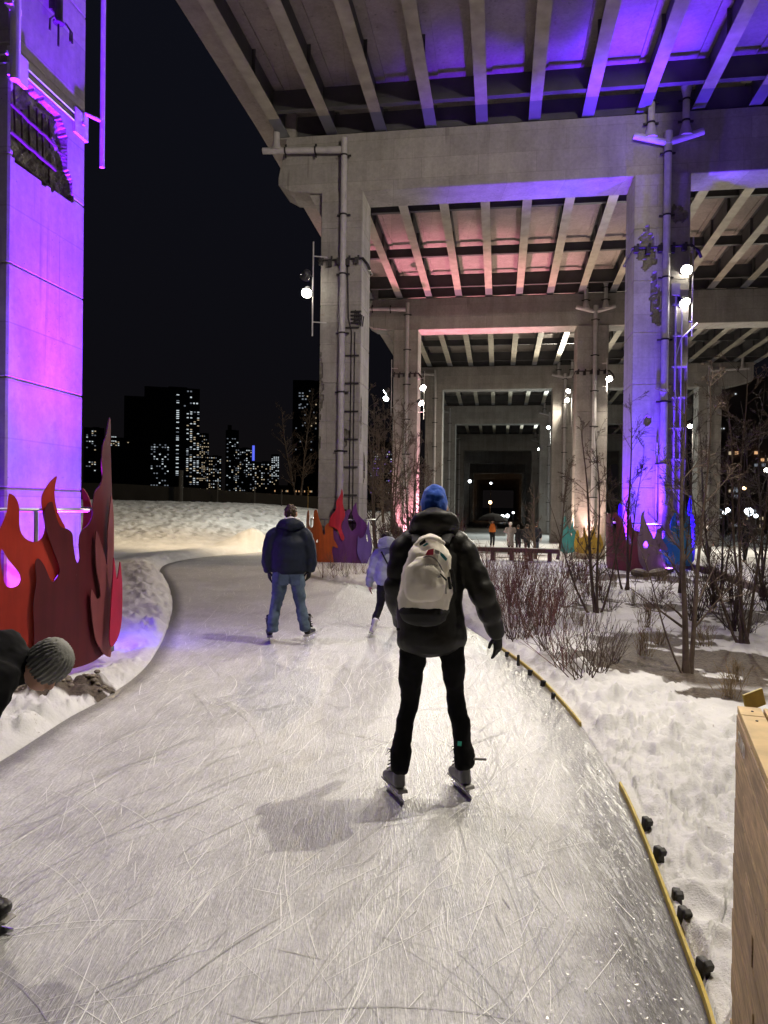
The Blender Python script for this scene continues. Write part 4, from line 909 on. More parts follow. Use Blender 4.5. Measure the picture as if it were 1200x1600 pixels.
weld(mb, 'hood', CM['olive'], jk, voxel=0.010, sm=3, fold=0.010, fscale=9, seed=9)
mb = MB(); hand_tubes(mb, p1(777, 988, 0.10), p1(778, 1030, 0.12)-p1(776, 988, 0.1), V((-0.7, 0.7, 0)), 1.02, 0.85, -1); weld(mb, 'glove', CM['glove'], jk, voxel=0.0042, sm=2)
mb = MB(); hand_tubes(mb, p1(629, 974, 0.28), V((0.1, 0.7, -0.7)), V((0.8, 0.3, 0)), 1.02, 0.8, 1); weld(mb, 'glove', CM['glove'], jk, voxel=0.0042, sm=2)
# hem, side zips and elbow quilting seams of the jacket
t = MB(); q = p1(622, 983, -0.07); t.box(q, (0.02, 0.012, 0.016)); t.build('cord_stop', CM['glove'], jk, bevel=0.003)
# hat
hc = hd+V((0, 0.0, 0.03)); mb = MB()
mb.ell(hc+V((0, 0, 0.032)), (0.082, 0.100, 0.094)); mb.etube([hc+V((0, 0, -0.022)), hc+V((0, 0, 0.022))], [(0.087, 0.104), (0.086, 0.103)], n=24, seg=6)
mb.ell(hc+V((0.006, 0.012, 0.075)), (0.068, 0.082, 0.058))
hat = weld(mb, 'hat', CM['wool'], man, voxel=0.0065, sm=3, fold=0.007, fscale=18, seed=3)
# skates
def foot(parent, py_h, px_h, px_t, dy, lean, **kw):
    h = gnd(px_h, py_h); L = 0.27; ang_ = math.atan2(px_t-px_h, 62)
    d = V((math.sin(ang_), math.cos(ang_), 0)); return skate(parent, h, h+d*L, V((lean, 0, 1)), **kw)
foot(man, 1258, 629, 606, 0, -0.02, top=0.15)
foot(man, 1251, 735, 716, 0, -0.10, top=0.15)
q = p1(750, 1186, -0.02); t = MB(); t.etube([q-V((0.04, 0, 0)), q+V((0.036, 0, -0.002))], [(0.0075, 0.004), (0.0075, 0.004)], n=10); t.build('skate_strap', CM['sole'], man, smooth=True)
# ---------------- backpack
YB = 4.05
def pb(px, py, dy=0.0): return at(px, py, YB+dy)
bo = pb(668, 955); bp = empty('backpack', bo, 'cream backpack with black base on the back of the near skater', 'backpack')
CM['canvas'] = cloth('cream_canvas', (0.80, 0.75, 0.66), 0.8, 0.06, 200, 0.3); CM['blackcanvas'] = cloth('black_canvas', (0.012, 0.012, 0.013), 0.75)
mb = MB(); axb = [(663, 952), (664, 927), (667, 895), (672, 866), (674, 846)]
mb.etube([pb(a, b, 0.09) for a, b in axb], [(0.150, 0.11), (0.158, 0.125), (0.149, 0.12), (0.131, 0.108), (0.083, 0.078)], n=28)
body = weld(mb, 'pack_body', CM['canvas'], bp, voxel=0.009, sm=4, fold=0.016, fscale=9, seed=2)
mb = MB(); mb.etube([pb(663, 961, 0.09), pb(663, 956, 0.09)], [(0.140, 0.115), (0.154, 0.124)], n=28); mb.etube([pb(645, 955, 0.07), pb(690, 957, 0.07)], [0.05, 0.05]); weld(mb, 'pack_base', CM['blackcanvas'], bp, voxel=0.009, sm=3, fold=0.008)
mb = MB(); mb.etube([pb(662, 934, -0.005), pb(663, 915, -0.01), pb(665, 893, -0.005), pb(668, 876, 0.01)], [(0.110, 0.050), (0.119, 0.062), (0.111, 0.057), (0.068, 0.038)], n=26); pk = weld(mb, 'front_pocket', CM['canvas'], bp, voxel=0.008, sm=4, fold=0.008, fscale=10, seed=6)
m = MB(); A = [(641, 926), (643, 905), (648, 888), (658, 874), (669, 869), (682, 875), (691, 890), (696, 908), (697, 928)]
m.tube(spline([pb(a, b, -0.012) for a, b in A], 30), 0.0045, 6); m.build('pocket_zip', CM['sole'], pk, smooth=True)
m = MB(); A = [(650, 852), (656, 845), (668, 841), (682, 842), (694, 849)]; m.etube([pb(a, b, -0.035+0.01*i % 2) for i, (a, b) in enumerate(A)], [(0.012, 0.014)]*5, n=10); weld(m, 'carry_handle', CM['canvas'], bp, voxel=0.006, sm=2)
def patch(name, pts, dy, col):
    m = MB(); P = [pb(a, b, dy) for a, b in pts]; m.prism(P, V((0, 0.012, 0))); return m.build(name, col, bp, bevel=0.002)
mred = mat('red_patch', (0.42, 0.03, 0.06), 0.7); mteal = mat('teal_patch', (0.01, 0.17, 0.19), 0.7)
patch('colour_patch', [(664.5, 867.5), (669, 859), (678, 857), (677, 867)], -0.022, mred)
patch('colour_patch', [(688, 862), (693, 866), (699, 873), (697, 877), (691, 871), (688, 867)], -0.022, mteal)
patch('colour_patch', [(660, 853), (667, 848), (670, 850), (663, 854)], -0.034, mteal)
patch('colour_patch', [(655, 849), (664, 842), (666, 847), (660, 851), (656, 853)], -0.036, CM['blackcanvas'])
patch('colour_patch', [(679, 858), (687, 861), (687, 866), (680, 865)], -0.020, CM['sole'])
patch('zip_pull', [(687, 897), (689, 896), (699, 906), (697, 908)], -0.062, CM['blackcanvas'])
patch('zip_pull', [(683, 902), (688, 899), (690, 902), (685, 903)], -0.062, CM['sole'])
m = MB(); m.etube([pb(634, 897, 0.06), pb(637, 908, -0.0), pb(641, 918, -0.012)], [(0.011, 0.005)]*3, n=10); m.build('side_strap', CM['boot'], bp, smooth=True)
m = MB(); m.etube([pb(705, 890, 0.03), pb(708, 905, 0.05), pb(709, 925, 0.07)], [(0.012, 0.006)]*3, n=10); m.etube([pb(701, 902, -0.01), pb(704, 920, 0.02)], [(0.008, 0.004)]*2, n=8); m.build('side_strap', CM['blackcanvas'], bp, smooth=True)
for (a, b, c_, d_) in ((652, 848, 650, 838), (694, 848, 700, 836)):
    m = MB(); m.etube([pb(a, b, 0.12), pb(c_, d_, 0.22), pb(c_+(4 if a > 670 else -8), d_+4, 0.36), pb(c_+(9 if a > 670 else -8), d_+24, 0.50)], [(0.03, 0.012)]*4, n=10); m.build('shoulder_strap', CM['blackcanvas'], bp, smooth=True)
def lettering(name, body, size, pos, xdir, ydir, mt, parent, ext=0.0008):
    cu = bpy.data.curves.new(name, 'FONT'); cu.body = body; cu.size = size; cu.extrude = ext; cu.align_x = 'CENTER'; cu.align_y = 'CENTER'; cu.resolution_u = 2
    o = bpy.data.objects.new(name, cu); COL.objects.link(o); dg = bpy.context.evaluated_depsgraph_get(); dg.update()
    me = bpy.data.meshes.new_from_object(o.evaluated_get(dg)); bpy.data.objects.remove(o)
    x, y = V(xdir).normalized(), V(ydir).normalized(); z = x.cross(y); R = Matrix((x, y, z)).transposed().to_4x4(); R.translation = V(pos)-(ORG[parent.name] if parent else V((0, 0, 0)))
    me.transform(R); me.materials.clear(); me.materials.append(mt); o = bpy.data.objects.new(name, me); COL.objects.link(o)
    if parent: o.parent = parent; ORG[o.name] = ORG[parent.name]
    return o
lettering('lettering', 'JANSPORT', 0.017, pb(676, 883.5, -0.062), (1, 0, -0.06), (0.05, 0.25, 1), mat('dark_embroidery', (0.04, 0.03, 0.035), 0.8), bp)
# ---------------- skater in navy jacket and jeans
Y2 = 9.12
def p2(px, py, dy=0.0): return at(px, py, Y2+dy)
b0 = p2(453, 1005); b0.z = 0; mb = MB()
hd = p2(454.5, 803, 0.05); neck = p2(454.5, 822, 0.03)
mb.etube([p2(451, 892), p2(452, 850), p2(454, 826)], [(0.16, 0.11), (0.16, 0.11), (0.07, 0.06)]); mb.etube([neck, hd], [0.06, 0.055]); head_tubes(mb, hd, V((0.05, 1, 0)), V((0, 0, 1)), 0.23)
for L in ([(438, 895), (434, 942), (426, 985)], [(464, 895), (468, 942), (476, 985)]): mb.etube([p2(*q) for q in L], [0.055, 0.028, 0.022])
for L in ([(427, 838), (417, 872), (420, 893)], [(476, 838), (486, 872), (485, 893)]): mb.etube([p2(*q) for q in L], [0.05, 0.04, 0.03])
man2 = weld(mb, 'person', CM['skin'], None, b0, 0.016, 3); tag(man2, 'skater in navy hooded jacket and blue jeans gliding away with both feet apart', 'person', 'skaters on the ice trail'); eyes(man2, hd, V((0.05, 1, 0)), V((0, 0, 1)), 0.23)
mb = MB(); mb.ell(hd+V((0, -0.012, 0.03)), (0.086, 0.105, 0.10)); mb.etube([hd+V((0, -0.045, -0.05)), hd+V((0, -0.04, 0.03))], [(0.07, 0.05), (0.08, 0.07)]); weld(mb, 'hair', CM['brownhair'], man2, voxel=0.009, sm=2, fold=0.014, fscale=30)
mb = MB()
mb.etube([p2(451, 885), p2(451, 900)], [(0.20, 0.14), (0.20, 0.14)], n=22)
mb.etube([p2(438.5, 893), p2(436, 920), p2(432, 943, 0.03), p2(428, 965), p2(426, 983)], [(0.108, 0.11), (0.096, 0.10), (0.076, 0.082), (0.074, 0.078), (0.076, 0.078)], puff=(0.22, 0.008))
mb.etube([p2(464, 893), p2(466, 920), p2(469, 943, 0.03), p2(473.5, 965), p2(477, 982)], [(0.106, 0.11), (0.092, 0.10), (0.075, 0.082), (0.073, 0.078), (0.075, 0.078)], puff=(0.2, 0.008))
jn = weld(mb, 'jeans', CM['denim'], man2, voxel=0.013, sm=3, fold=0.012, fscale=9, fz=1.6)
for a in (443, 462): m = MB(); q = p2(a, 906, -0.15); m.box(q, (0.12, 0.006, 0.13), Matrix.Rotation(0.1, 3, 'X')); m.build('back_pocket', CM['denim'], jn, bevel=0.004)
mb = MB()
mb.etube([p2(452, 891), p2(452, 875), p2(452.5, 852), p2(453.5, 832), p2(454.5, 820)], [(0.225, 0.16), (0.235, 0.17), (0.235, 0.165), (0.20, 0.13), (0.11, 0.09)], n=26, puff=(0.13, 0.008))
mb.etube([p2(436, 832), p2(426, 841), p2(419.5, 866), p2(418.5, 880), p2(420, 891)], [(0.10, 0.10), (0.10, 0.10), (0.088, 0.09), (0.082, 0.085), (0.068, 0.07)], puff=(0.15, 0.008))
mb.etube([p2(471, 832), p2(478, 841), p2(484, 866), p2(485.5, 880), p2(484, 890)], [(0.10, 0.10), (0.10, 0.10), (0.088, 0.09), (0.082, 0.085), (0.068, 0.07)], puff=(0.15, 0.008))
jk = weld(mb, 'jacket', CM['navy'], man2, voxel=0.013, sm=3, fold=0.008, fscale=7, fz=1.3)
mb = MB(); mb.etube([p2(437, 825, 0.02), p2(443, 820, -0.08), p2(454, 819, -0.12), p2(465, 820, -0.08), p2(471, 825, 0.02)], [(0.05, 0.06), (0.06, 0.075), (0.065, 0.085), (0.06, 0.075), (0.05, 0.06)], side=V((0, 1, 0.2))); weld(mb, 'hood', CM['navy'], jk, voxel=0.012, sm=3, fold=0.012, fscale=10)
mb = MB(); mb.etube([p2(440, 817, 0.03), p2(446, 812, -0.06), p2(455, 810.5, -0.08), p2(464, 812, -0.06), p2(469, 817, 0.03)], [(0.028, 0.03)]*5, side=V((0, 1, 0.2))); weld(mb, 'fleece_collar', CM['fleece'], jk, voxel=0.009, sm=2, fold=0.01, fscale=30)
mb = MB(); hand_tubes(mb, p2(420, 891), V((0.1, 0.1, -1)), V((0.8, 0.4, 0)), 1.05, 0.7, 1); weld(mb, 'glove', CM['glove'], man2, voxel=0.006, sm=2)
mb = MB(); hand_tubes(mb, p2(484, 889), V((-0.15, 0.1, -1)), V((-0.8, 0.4, 0)), 1.05, 0.9, -1); weld(mb, 'glove', CM['glove'], man2, voxel=0.006, sm=2)
for (px, py, a, ln) in ((422, 1006, -0.18, -0.03), (479, 1004, 0.22, -0.10)):
    h = gnd(px, py); skate(man2, h, h+V((math.sin(a), math.cos(a), 0))*0.28, V((ln, -0.05, 1)), 0.28, 'bootblk', 'bootblk', 0.20, 1.12, True, 0.085)
# ---------------- girl in pale blue jacket
Y3 = 10.3
def p3(px, py, dy=0.0): return at(px, py, Y3+dy)
b0 = gnd(600, 985); b0.z = 0; mb = MB()
hd = p3(604.5, 842, 0.12); hips = p3(604, 915, -0.02)
mb.etube([hips, p3(604, 880, 0.05), p3(604, 860, 0.08)], [(0.12, 0.09), (0.12, 0.09), (0.05, 0.05)]); mb.etube([p3(604, 862, 0.08), hd], [0.045, 0.045]); head_tubes(mb, hd, V((0.2, 1, -0.1)), V((0, 0.1, 1)), 0.21)
mb.etube([p3(599, 915), p3(594, 945, 0.06), p3(584, 975, -0.05)], [0.07, 0.045, 0.032]); mb.etube([p3(609, 915), p3(614, 945, 0.12), p3(620, 972, 0.15)], [0.07, 0.045, 0.032])
mb.etube([p3(592, 866, 0.05), p3(581, 892, 0.03), p3(577, 914, 0.10)], [0.042, 0.033, 0.026]); mb.etube([p3(616, 866, 0.05), p3(622, 892, 0.06), p3(622, 912, 0.2)], [0.042, 0.033, 0.026])
hand_tubes(mb, p3(577, 912, 0.1), V((0.12, 0.2, -1)), V((0.8, 0.3, 0)), 0.95, 0.6, 1)
girl = weld(mb, 'person', CM['skin'], None, b0, 0.010, 2); tag(girl, 'small skater in pale blue puffer jacket and black leggings partly hidden by the near skater', 'person', 'skaters on the ice trail'); eyes(girl, hd, V((0.2, 1, -0.1)), V((0, 0.1, 1)), 0.21)
mb = MB(); mb.ell(hd+V((0, -0.02, 0.02)), (0.085, 0.095, 0.095)); mb.ell(hd+V((-0.02, -0.09, 0.05)), (0.04, 0.04, 0.04)); weld(mb, 'hair', CM['hair'], girl, voxel=0.009, sm=2, fold=0.012, fscale=30)
mb = MB(); mb.etube([p3(604, 908), p3(604, 920)], [(0.145, 0.11), (0.14, 0.11)]); mb.etube([p3(598, 915), p3(594, 944, 0.06), p3(588, 962, 0.0), p3(583, 977, -0.05)], [(0.088, 0.09), (0.06, 0.064), (0.055, 0.056), (0.043, 0.043)]); mb.etube([p3(610, 915), p3(614, 945, 0.12), p3(617, 960, 0.13), p3(620, 975, 0.15)], [(0.088, 0.09), (0.06, 0.064), (0.055, 0.056), (0.043, 0.043)]); weld(mb, 'leggings', CM['leg'], girl, voxel=0.012, sm=3, fold=0.008, fscale=12)
mb = MB(); mb.etube([p3(603, 911), p3(603, 890, 0.02), p3(604, 872, 0.05), p3(604, 857, 0.07)], [(0.155, 0.13), (0.165, 0.135), (0.15, 0.12), (0.08, 0.08)], n=24, puff=(0.13, 0.016))
mb.etube([p3(596, 863, 0.06), p3(589, 870, 0.05), p3(582, 890, 0.03), p3(579, 903, 0.06), p3(577.5, 914, 0.10)], [(0.085, 0.085), (0.085, 0.085), (0.075, 0.075), (0.068, 0.07), (0.052, 0.052)], puff=(0.12, 0.014)); mb.etube([p3(612, 863, 0.06), p3(618, 872, 0.05), p3(623, 890, 0.06), p3(622, 912, 0.2)], [(0.085, 0.085), (0.08, 0.08), (0.07, 0.07), (0.05, 0.05)], puff=(0.12, 0.014))
jk = weld(mb, 'jacket', CM['sky'], girl, voxel=0.011, sm=3, fold=0.012, fscale=9)
mb = MB(); mb.etube([p3(595, 853, 0.02), p3(599, 848, -0.04), p3(605, 847, -0.06), p3(612, 848, -0.03), p3(615, 854, 0.04)], [(0.055, 0.06), (0.075, 0.08), (0.085, 0.09), (0.07, 0.08), (0.05, 0.06)], side=V((0, 1, 0.2))); weld(mb, 'hood', CM['sky'], jk, voxel=0.011, sm=3, fold=0.012, fscale=11)
m = MB(); m.etube([p3(596, 862, -0.07), p3(603, 876, -0.10), p3(611, 889, -0.12), p3(620, 898, -0.10)], [(0.012, 0.004)]*4, n=8); m.build('shoulder_strap', CM['dark'], girl, smooth=True)
h = gnd(577, 997); skate(girl, h, h+V((0.02, 0.22, 0)), V((0.32, 0.0, 1)), 0.22, 'bootwht', None, 0.19, 0.95, True, 0.07)
h = gnd(622, 983); skate(girl, h, h+V((0.08, 0.22, 0)), V((-0.1, 0.0, 1)), 0.22, 'bootwht', None, 0.19, 0.95, True, 0.07)
# ---------------- skater bending into the frame at left
Y4 = 3.12
def p4(px, py, dy=0.0): return at(px, py, Y4+dy)
b0 = gnd(-60, 1440); b0.z = 0; hd = p4(70, 1043, 0.0); F4 = V((0.42, -0.25, -0.62)); U4 = V((0.70, -0.05, 0.62)); mb = MB()
hips = p4(-190, 1075, 0.12); chest = p4(-30, 1045, 0.02)
mb.etube([hips, p4(-110, 1040, 0.08), chest, p4(20, 1042, 0)], [(0.14, 0.11), (0.14, 0.11), (0.15, 0.11), (0.06, 0.06)]); mb.etube([p4(15, 1045), hd], [0.055, 0.055]); head_tubes(mb, hd, F4, U4, 0.195)
mb.etube([hips+V((0, -0.09, -0.02)), p4(-140, 1240, -0.05), p4(-70, 1395, 0.0)], [0.07, 0.04, 0.03]); mb.etube([hips+V((0, 0.09, -0.02)), p4(-190, 1240, 0.2), p4(-210, 1370, 0.3)], [0.07, 0.04, 0.03])
mb.etube([p4(0, 1065, -0.17), p4(-60, 1180, -0.22), p4(-60, 1270, -0.28)], [0.05, 0.04, 0.03]); mb.etube([p4(0, 1065, 0.17), p4(-50, 1170, 0.2), p4(-90, 1250, 0.2)], [0.05, 0.04, 0.03])
hand_tubes(mb, p4(-60, 1266, -0.28), V((0.1, 0, -1)), V((-0.8, 0.3, 0)), 1.0, 0.7, 1); hand_tubes(mb, p4(-90, 1248, 0.2), V((0.1, 0, -1)), V((-0.8, -0.3, 0)), 1.0, 0.7, -1)
kid = weld(mb, 'person', CM['skin'], None, b0, 0.012, 2); tag(kid, 'skater in black jacket and grey knit hat bending into the photo at the left edge', 'person', 'skaters on the ice trail'); eyes(kid, hd, F4, U4, 0.195)
mb = MB(); mb.etube([p4(-190, 1080, 0.12), p4(-110, 1045, 0.08), p4(-40, 1036, 0.03), p4(8, 1036, 0.0), p4(38, 1042, 0.0)], [(0.18, 0.14), (0.19, 0.15), (0.20, 0.165), (0.165, 0.14), (0.09, 0.085)], side=V((0, 1, 0)), n=26, puff=(0.12, 0.01))
mb.etube([p4(5, 1048, -0.13), p4(-18, 1095, -0.19), p4(-60, 1185, -0.22), p4(-60, 1268, -0.28)], [(0.09, 0.09), (0.085, 0.085), (0.07, 0.07), (0.05, 0.05)], puff=(0.11, 0.008)); mb.etube([p4(0, 1052, 0.14), p4(-30, 1100, 0.2), p4(-60, 1180, 0.22), p4(-90, 1250, 0.2)], [(0.09, 0.09), (0.085, 0.085), (0.07, 0.07), (0.05, 0.05)], puff=(0.11, 0.008)); weld(mb, 'jacket', CM['black'], kid, voxel=0.012, sm=3, fold=0.018, fscale=9)
mb = MB(); mb.etube([hips, hips+V((0, 0, -0.1))], [(0.17, 0.15), (0.16, 0.14)]); mb.etube([hips+V((0, -0.09, -0.02)), p4(-140, 1240, -0.05), p4(-68, 1392, 0.0)], [(0.10, 0.10), (0.075, 0.08), (0.062, 0.062)]); mb.etube([hips+V((0, 0.09, -0.02)), p4(-190, 1240, 0.2), p4(-210, 1360, 0.3)], [(0.10, 0.10), (0.075, 0.08), (0.06, 0.06)]); weld(mb, 'trousers', CM['black'], kid, voxel=0.013, sm=3, fold=0.014, fscale=9)
F = F4.normalized(); U = (U4-F*U4.dot(F)).normalized(); Rm = Matrix((F.cross(U), F, U)).transposed(); hc = hd+U*0.036-F*0.010
mb = MB(); mb.ell(hc+U*0.016, (0.078, 0.092, 0.084), Rm); mb.etube([hc-U*0.036, hc+U*0.004], [(0.079, 0.093), (0.080, 0.094)], side=F.cross(U), n=24, seg=6); hat = weld(mb, 'hat', CM['grey'], kid, voxel=0.0065, sm=2)
for v in hat.data.vertices:
    q = v.co+b0-hc; w = math.atan2(q.dot(F), q.dot(F.cross(U))); hgt = q.dot(U); v.co += v.normal*0.0045*math.cos(w*26)*(1 if hgt < 0.09 else 0.2)*(1+0.3*math.sin(hgt*200))
h = gnd(-78, 1446); skate(kid, h, h+V((0.19, -0.04, 0)), V((0.1, 0.0, 1)), 0.25, 'bootblk', 'bootblk', 0.15, 1.1, True, 0.06)
h = gnd(-250, 1395); skate(kid, h, h+V((0.25, 0.0, 0)), V((0, 0, 1)), 0.25, 'bootblk', 'bootblk', 0.2, 1.1, True, 0.06)
# ---------------- people far off under the viaduct
def walker(px, yf, yt, Y, lb, coat, trou, face=1, long_=False, vest=False, arms=0.0, hatm=None, grp='people standing far off under the viaduct', stride=0.1, side_=0.0):
    f = at(px, yf, Y); t_ = at(px, yt, Y); H = t_.z-f.z; k = H/1.72; o = V((f.x, f.y, f.z))
    fz = gz(f.x, f.y); o.z = fz; k = max(0.9, min(1.12, (t_.z-fz)/1.72))
    def q(x, y, z): return o+V((x*k, y*k, z*k))
    mb = MB(); hd_ = q(side_*0.05, 0.02*face, 1.60); Fd = V((side_, face, -0.05)); 
    mb.etube([q(0, 0, 0.92), q(0, 0, 1.2), q(0, 0, 1.45)], [(0.13*k, 0.1*k), (0.14*k, 0.1*k), (0.05*k, 0.05*k)]); mb.etube([q(0, 0, 1.42), hd_], [0.05*k, 0.05*k]); head_tubes(mb, hd_, Fd, V((0, 0, 1)), 0.23*k)
    for s in (-1, 1):
        mb.etube([q(0.08*s, 0, 0.9), q(0.09*s+0.02, s*stride*0.5, 0.48), q(0.10*s, s*stride, 0.07)], [0.08*k, 0.055*k, 0.04*k]); mb.etube([q(0.10*s, s*stride, 0.05), q(0.11*s, s*stride+0.13*face, 0.035)], [0.045*k, 0.035*k])
        el = q(0.27*s, 0.05, 1.13+arms*0.1); wr = q(0.25*s+(0.0 if arms else 0.02), 0.05+arms*0.28*face, 0.90+arms*0.42)
        mb.etube([q(0.19*s, 0, 1.40), el, wr], [0.05*k, 0.04*k, 0.03*k]); hand_tubes(mb, wr, (wr-el), V((-s, 0.3, 0)), k*1.05, 0.7, s)
    r = weld(mb, 'person', CM['skin'], None, o, 0.02, 2); tag(r, lb, 'person', grp)
    mb = MB(); z0 = 0.55 if long_ else 0.82
    mb.etube([q(0, 0, z0), q(0, 0, 0.95), q(0, 0, 1.2), q(0, 0, 1.40), q(0, 0, 1.49)], [(0.20*k, 0.15*k), (0.19*k, 0.14*k), (0.2*k, 0.14*k), (0.17*k, 0.11*k), (0.08*k, 0.07*k)])
    for s in (-1, 1): mb.etube([q(0.16*s, 0, 1.42), q(0.21*s, 0, 1.38), q(0.27*s, 0.05, 1.13+arms*0.1), q(0.25*s, 0.05+arms*0.28*face, 0.92+arms*0.42)], [0.075*k, 0.075*k, 0.065*k, 0.05*k])
    weld(mb, 'coat', CM[coat], r, voxel=0.02, sm=3, fold=0.02, fscale=8)
    mb = MB(); mb.etube([q(0, 0, 0.86), q(0, 0, 0.93)], [(0.16*k, 0.12*k)]*2)
    for s in (-1, 1): mb.etube([q(0.08*s, 0, 0.9), q(0.09*s+0.02, s*stride*0.5, 0.48), q(0.10*s, s*stride, 0.09)], [0.095*k, 0.07*k, 0.06*k])
    weld(mb, 'trousers', CM[trou], r, voxel=0.02, sm=3)
    mb = MB(); mb.ell(hd_+V((0, -0.02*face, 0.04*k)), (0.09*k, 0.1*k, 0.10*k)); weld(mb, 'hat' if hatm else 'hair', CM[hatm or 'hair'], r, voxel=0.015, sm=2)
    if vest:
        mb = MB(); mb.etube([q(0, 0, 0.98), q(0, 0, 1.2), q(0, 0, 1.42)], [(0.215*k, 0.155*k), (0.215*k, 0.155*k), (0.15*k, 0.12*k)]); weld(mb, 'safety_vest', CM['vest'], r, voxel=0.02, sm=2)
    return r
wk = walker(769, 847, 812, 46, 'person in an orange safety vest standing beneath a black umbrella', 'dark', 'dark', -1, vest=True, arms=0.6)
walker(797, 868, 816, 38, 'person in a long pale grey coat seen from behind under the viaduct', 'coat', 'brown', 1, True, arms=0.9, hatm='fleece')
walker(809, 868, 820, 38.6, 'slim dark figure close beside the pale grey coat', 'dark', 'dark', 1, arms=0.9)
walker(823, 870, 819, 37, 'dark clad person left of a pair behind the timber bench', 'dark', 'dark', 1)
walker(837, 870, 817, 37.3, 'dark clad person right of a pair behind the timber bench, legs apart', 'navy', 'denim', 1, stride=0.2)
walker(1106, 880, 822, 33, 'person with pale hood walking on the snowy path right of the blue panel', 'coat', 'dark', 1, stride=0.25, hatm='fleece', grp='people on the snowy path at right')
walker(1163, 902, 850, 27, 'dark figure at the far right behind thin tree stems', 'dark', 'dark', 1, stride=0.2, grp='people on the snowy path at right')
# umbrella
o = wk.location; hh = o.z+1.62; um = empty('umbrella', (o.x, o.y, o.z+1.0), 'open black umbrella held over the orange vest', 'umbrella')
m = MB(); rings = [(0.02, 0.62), (0.35, 0.55), (0.7, 0.36), (0.92, 0.12), (1.0, 0.0)]
for (r_, z_) in rings:
    for k in range(16): w = 2*PI*k/16; q_ = r_*0.98*(1 if k % 2 == 0 else 0.96); m.v.append((o.x+q_*math.cos(w), o.y+q_*math.sin(w), hh+z_*0.75))
m.f = [(i*16+k, i*16+(k+1) % 16, (i+1)*16+(k+1) % 16, (i+1)*16+k) for i in range(4) for k in range(16)]; m.m = [0]*len(m.f)
u_ = m.build('canopy', CM['black'], um, smooth=False); sd_ = u_.modifiers.new('s', 'SOLIDIFY'); sd_.thickness = 0.01
m = MB(); m.tube([V((o.x, o.y-0.1, o.z+1.0)), V((o.x, o.y, hh+0.55))], 0.012, 6); m.build('shaft', M['steel'], um)
# ================================================================ plants
M['bark'] = worn('brown_bark', (0.105, 0.072, 0.054), 0.85, var=0.4, scale=18, bump=0.5, bscale=60)
M['bark_grey'] = worn('grey_bark', (0.12, 0.095, 0.08), 0.85, var=0.4, scale=18, bump=0.5, bscale=60)
M['twig'] = worn('red_brown_twig', (0.17, 0.065, 0.050), 0.7, var=0.4, scale=9)
M['twig_b'] = worn('brown_twig', (0.085, 0.055, 0.042), 0.8, var=0.4, scale=9)
M['straw'] = worn('dry_grass', (0.22, 0.15, 0.075), 0.85, var=0.4, scale=9)
pr = random.Random(21)
def branch(mb, p, d, L, r, lvl, maxl, up=0.12, wob=0.18, nb=(3, 6), mi=0, n=6, ratio=0.55, ang_=0.6, rmin=0.0022):
    k = max(3, int(L/0.22)); P = [V(p)]; R = [r]; q = V(p); d = V(d).normalized()
    for i in range(k):
        d = (d+V((pr.gauss(0, wob), pr.gauss(0, wob), pr.gauss(0, wob)+up*0.5))*0.55).normalized(); q = q+d*(L/k); P.append(q); R.append(max(rmin, r*(1-0.80*(i+1)/k)))
    mb.tube(P, R, n if lvl == 0 else (5 if lvl == 1 else 3), cap=False, mi=mi)
    if lvl >= maxl: return
    for j in range(pr.randint(*nb)):
        f = pr.uniform(0.25 if lvl else 0.30, 0.97); i = min(k-1, int(f*k)); b = P[i].lerp(P[i+1], f*k-i); t = (P[i+1]-P[i]).normalized()
        ax = V((pr.gauss(0, 1), pr.gauss(0, 1), pr.gauss(0, 0.6))); ax = (ax-t*ax.dot(t)).normalized(); a = pr.uniform(ang_*0.6, ang_*1.4)
        branch(mb, b, t*math.cos(a)+ax*math.sin(a), L*pr.uniform(0.5, 1.0)*ratio*(1.15-0.55*f), max(rmin, R[i]*0.62), lvl+1, maxl, up, wob*1.15, nb, mi, n, ratio, ang_, rmin)
def bare_tree(name, loc, stems, label, group, mt, seed, maxl=3, nb=(4, 7), rmin=0.003):
    """stems: (lean x, lean y, height, radius)"""
    pr.seed(seed); root = empty(name, loc, label, 'bare tree', group)
    for (lx, ly, H, r) in stems:
        m = MB(); k = 14; P = []; R = []; w1, w2 = pr.uniform(0, 6), pr.uniform(0, 6); b = V(loc)+V((pr.uniform(-.07, .07), pr.uniform(-.07, .07), -0.1))
        for i in range(k+1):
            f = i/k; P.append(b+V((lx*f**0.75+0.035*H*math.sin(w1+f*7)*f*0.4, ly*f**0.75+0.03*H*math.sin(w2+f*6)*f*0.4, H*f))); R.append(max(rmin, r*(1-0.86*f**0.8)*(1.5 if i == 0 else 1)))
        m.tube(P, R, 8, cap=False); m.build('trunk', mt, root, smooth=True)
        c = MB()
        for j in range(int(H*(3.6 if H < 5 else 5))):
            f = pr.uniform(0.16, 0.98); i = min(k-1, int(f*k)); p = P[i].lerp(P[i+1], f*k-i); a = pr.uniform(0, 2*PI); e_ = pr.uniform(0.7, 1.35)
            branch(c, p, V((math.cos(a), math.sin(a), e_)), H*pr.uniform(0.10, 0.26)*(1.15-0.7*f), max(rmin*1.3, R[i]*0.5), 1, maxl, 0.10, 0.16, nb, 0, 6, 0.55, 0.65, rmin)
        c.build('crown', mt, root)
    return root
def tree_at(px, py, stems, label, seed, group='bare trees in the planting bed', z=None, **kw):
    p = gnd(px, py, z or 0.0); p.z = gz(p.x, p.y); return bare_tree('bare_tree', p, stems, label, group, kw.pop('mt', M['bark']), seed, **kw)
tree_at(1076, 1062, [(-0.05, 0.1, 3.1, 0.038), (0.24, 0.15, 3.3, 0.030), (-0.5, 0.3, 1.7, 0.014)], 'nearest bare tree, two dark stems rising from one thick base on the snow', 3)
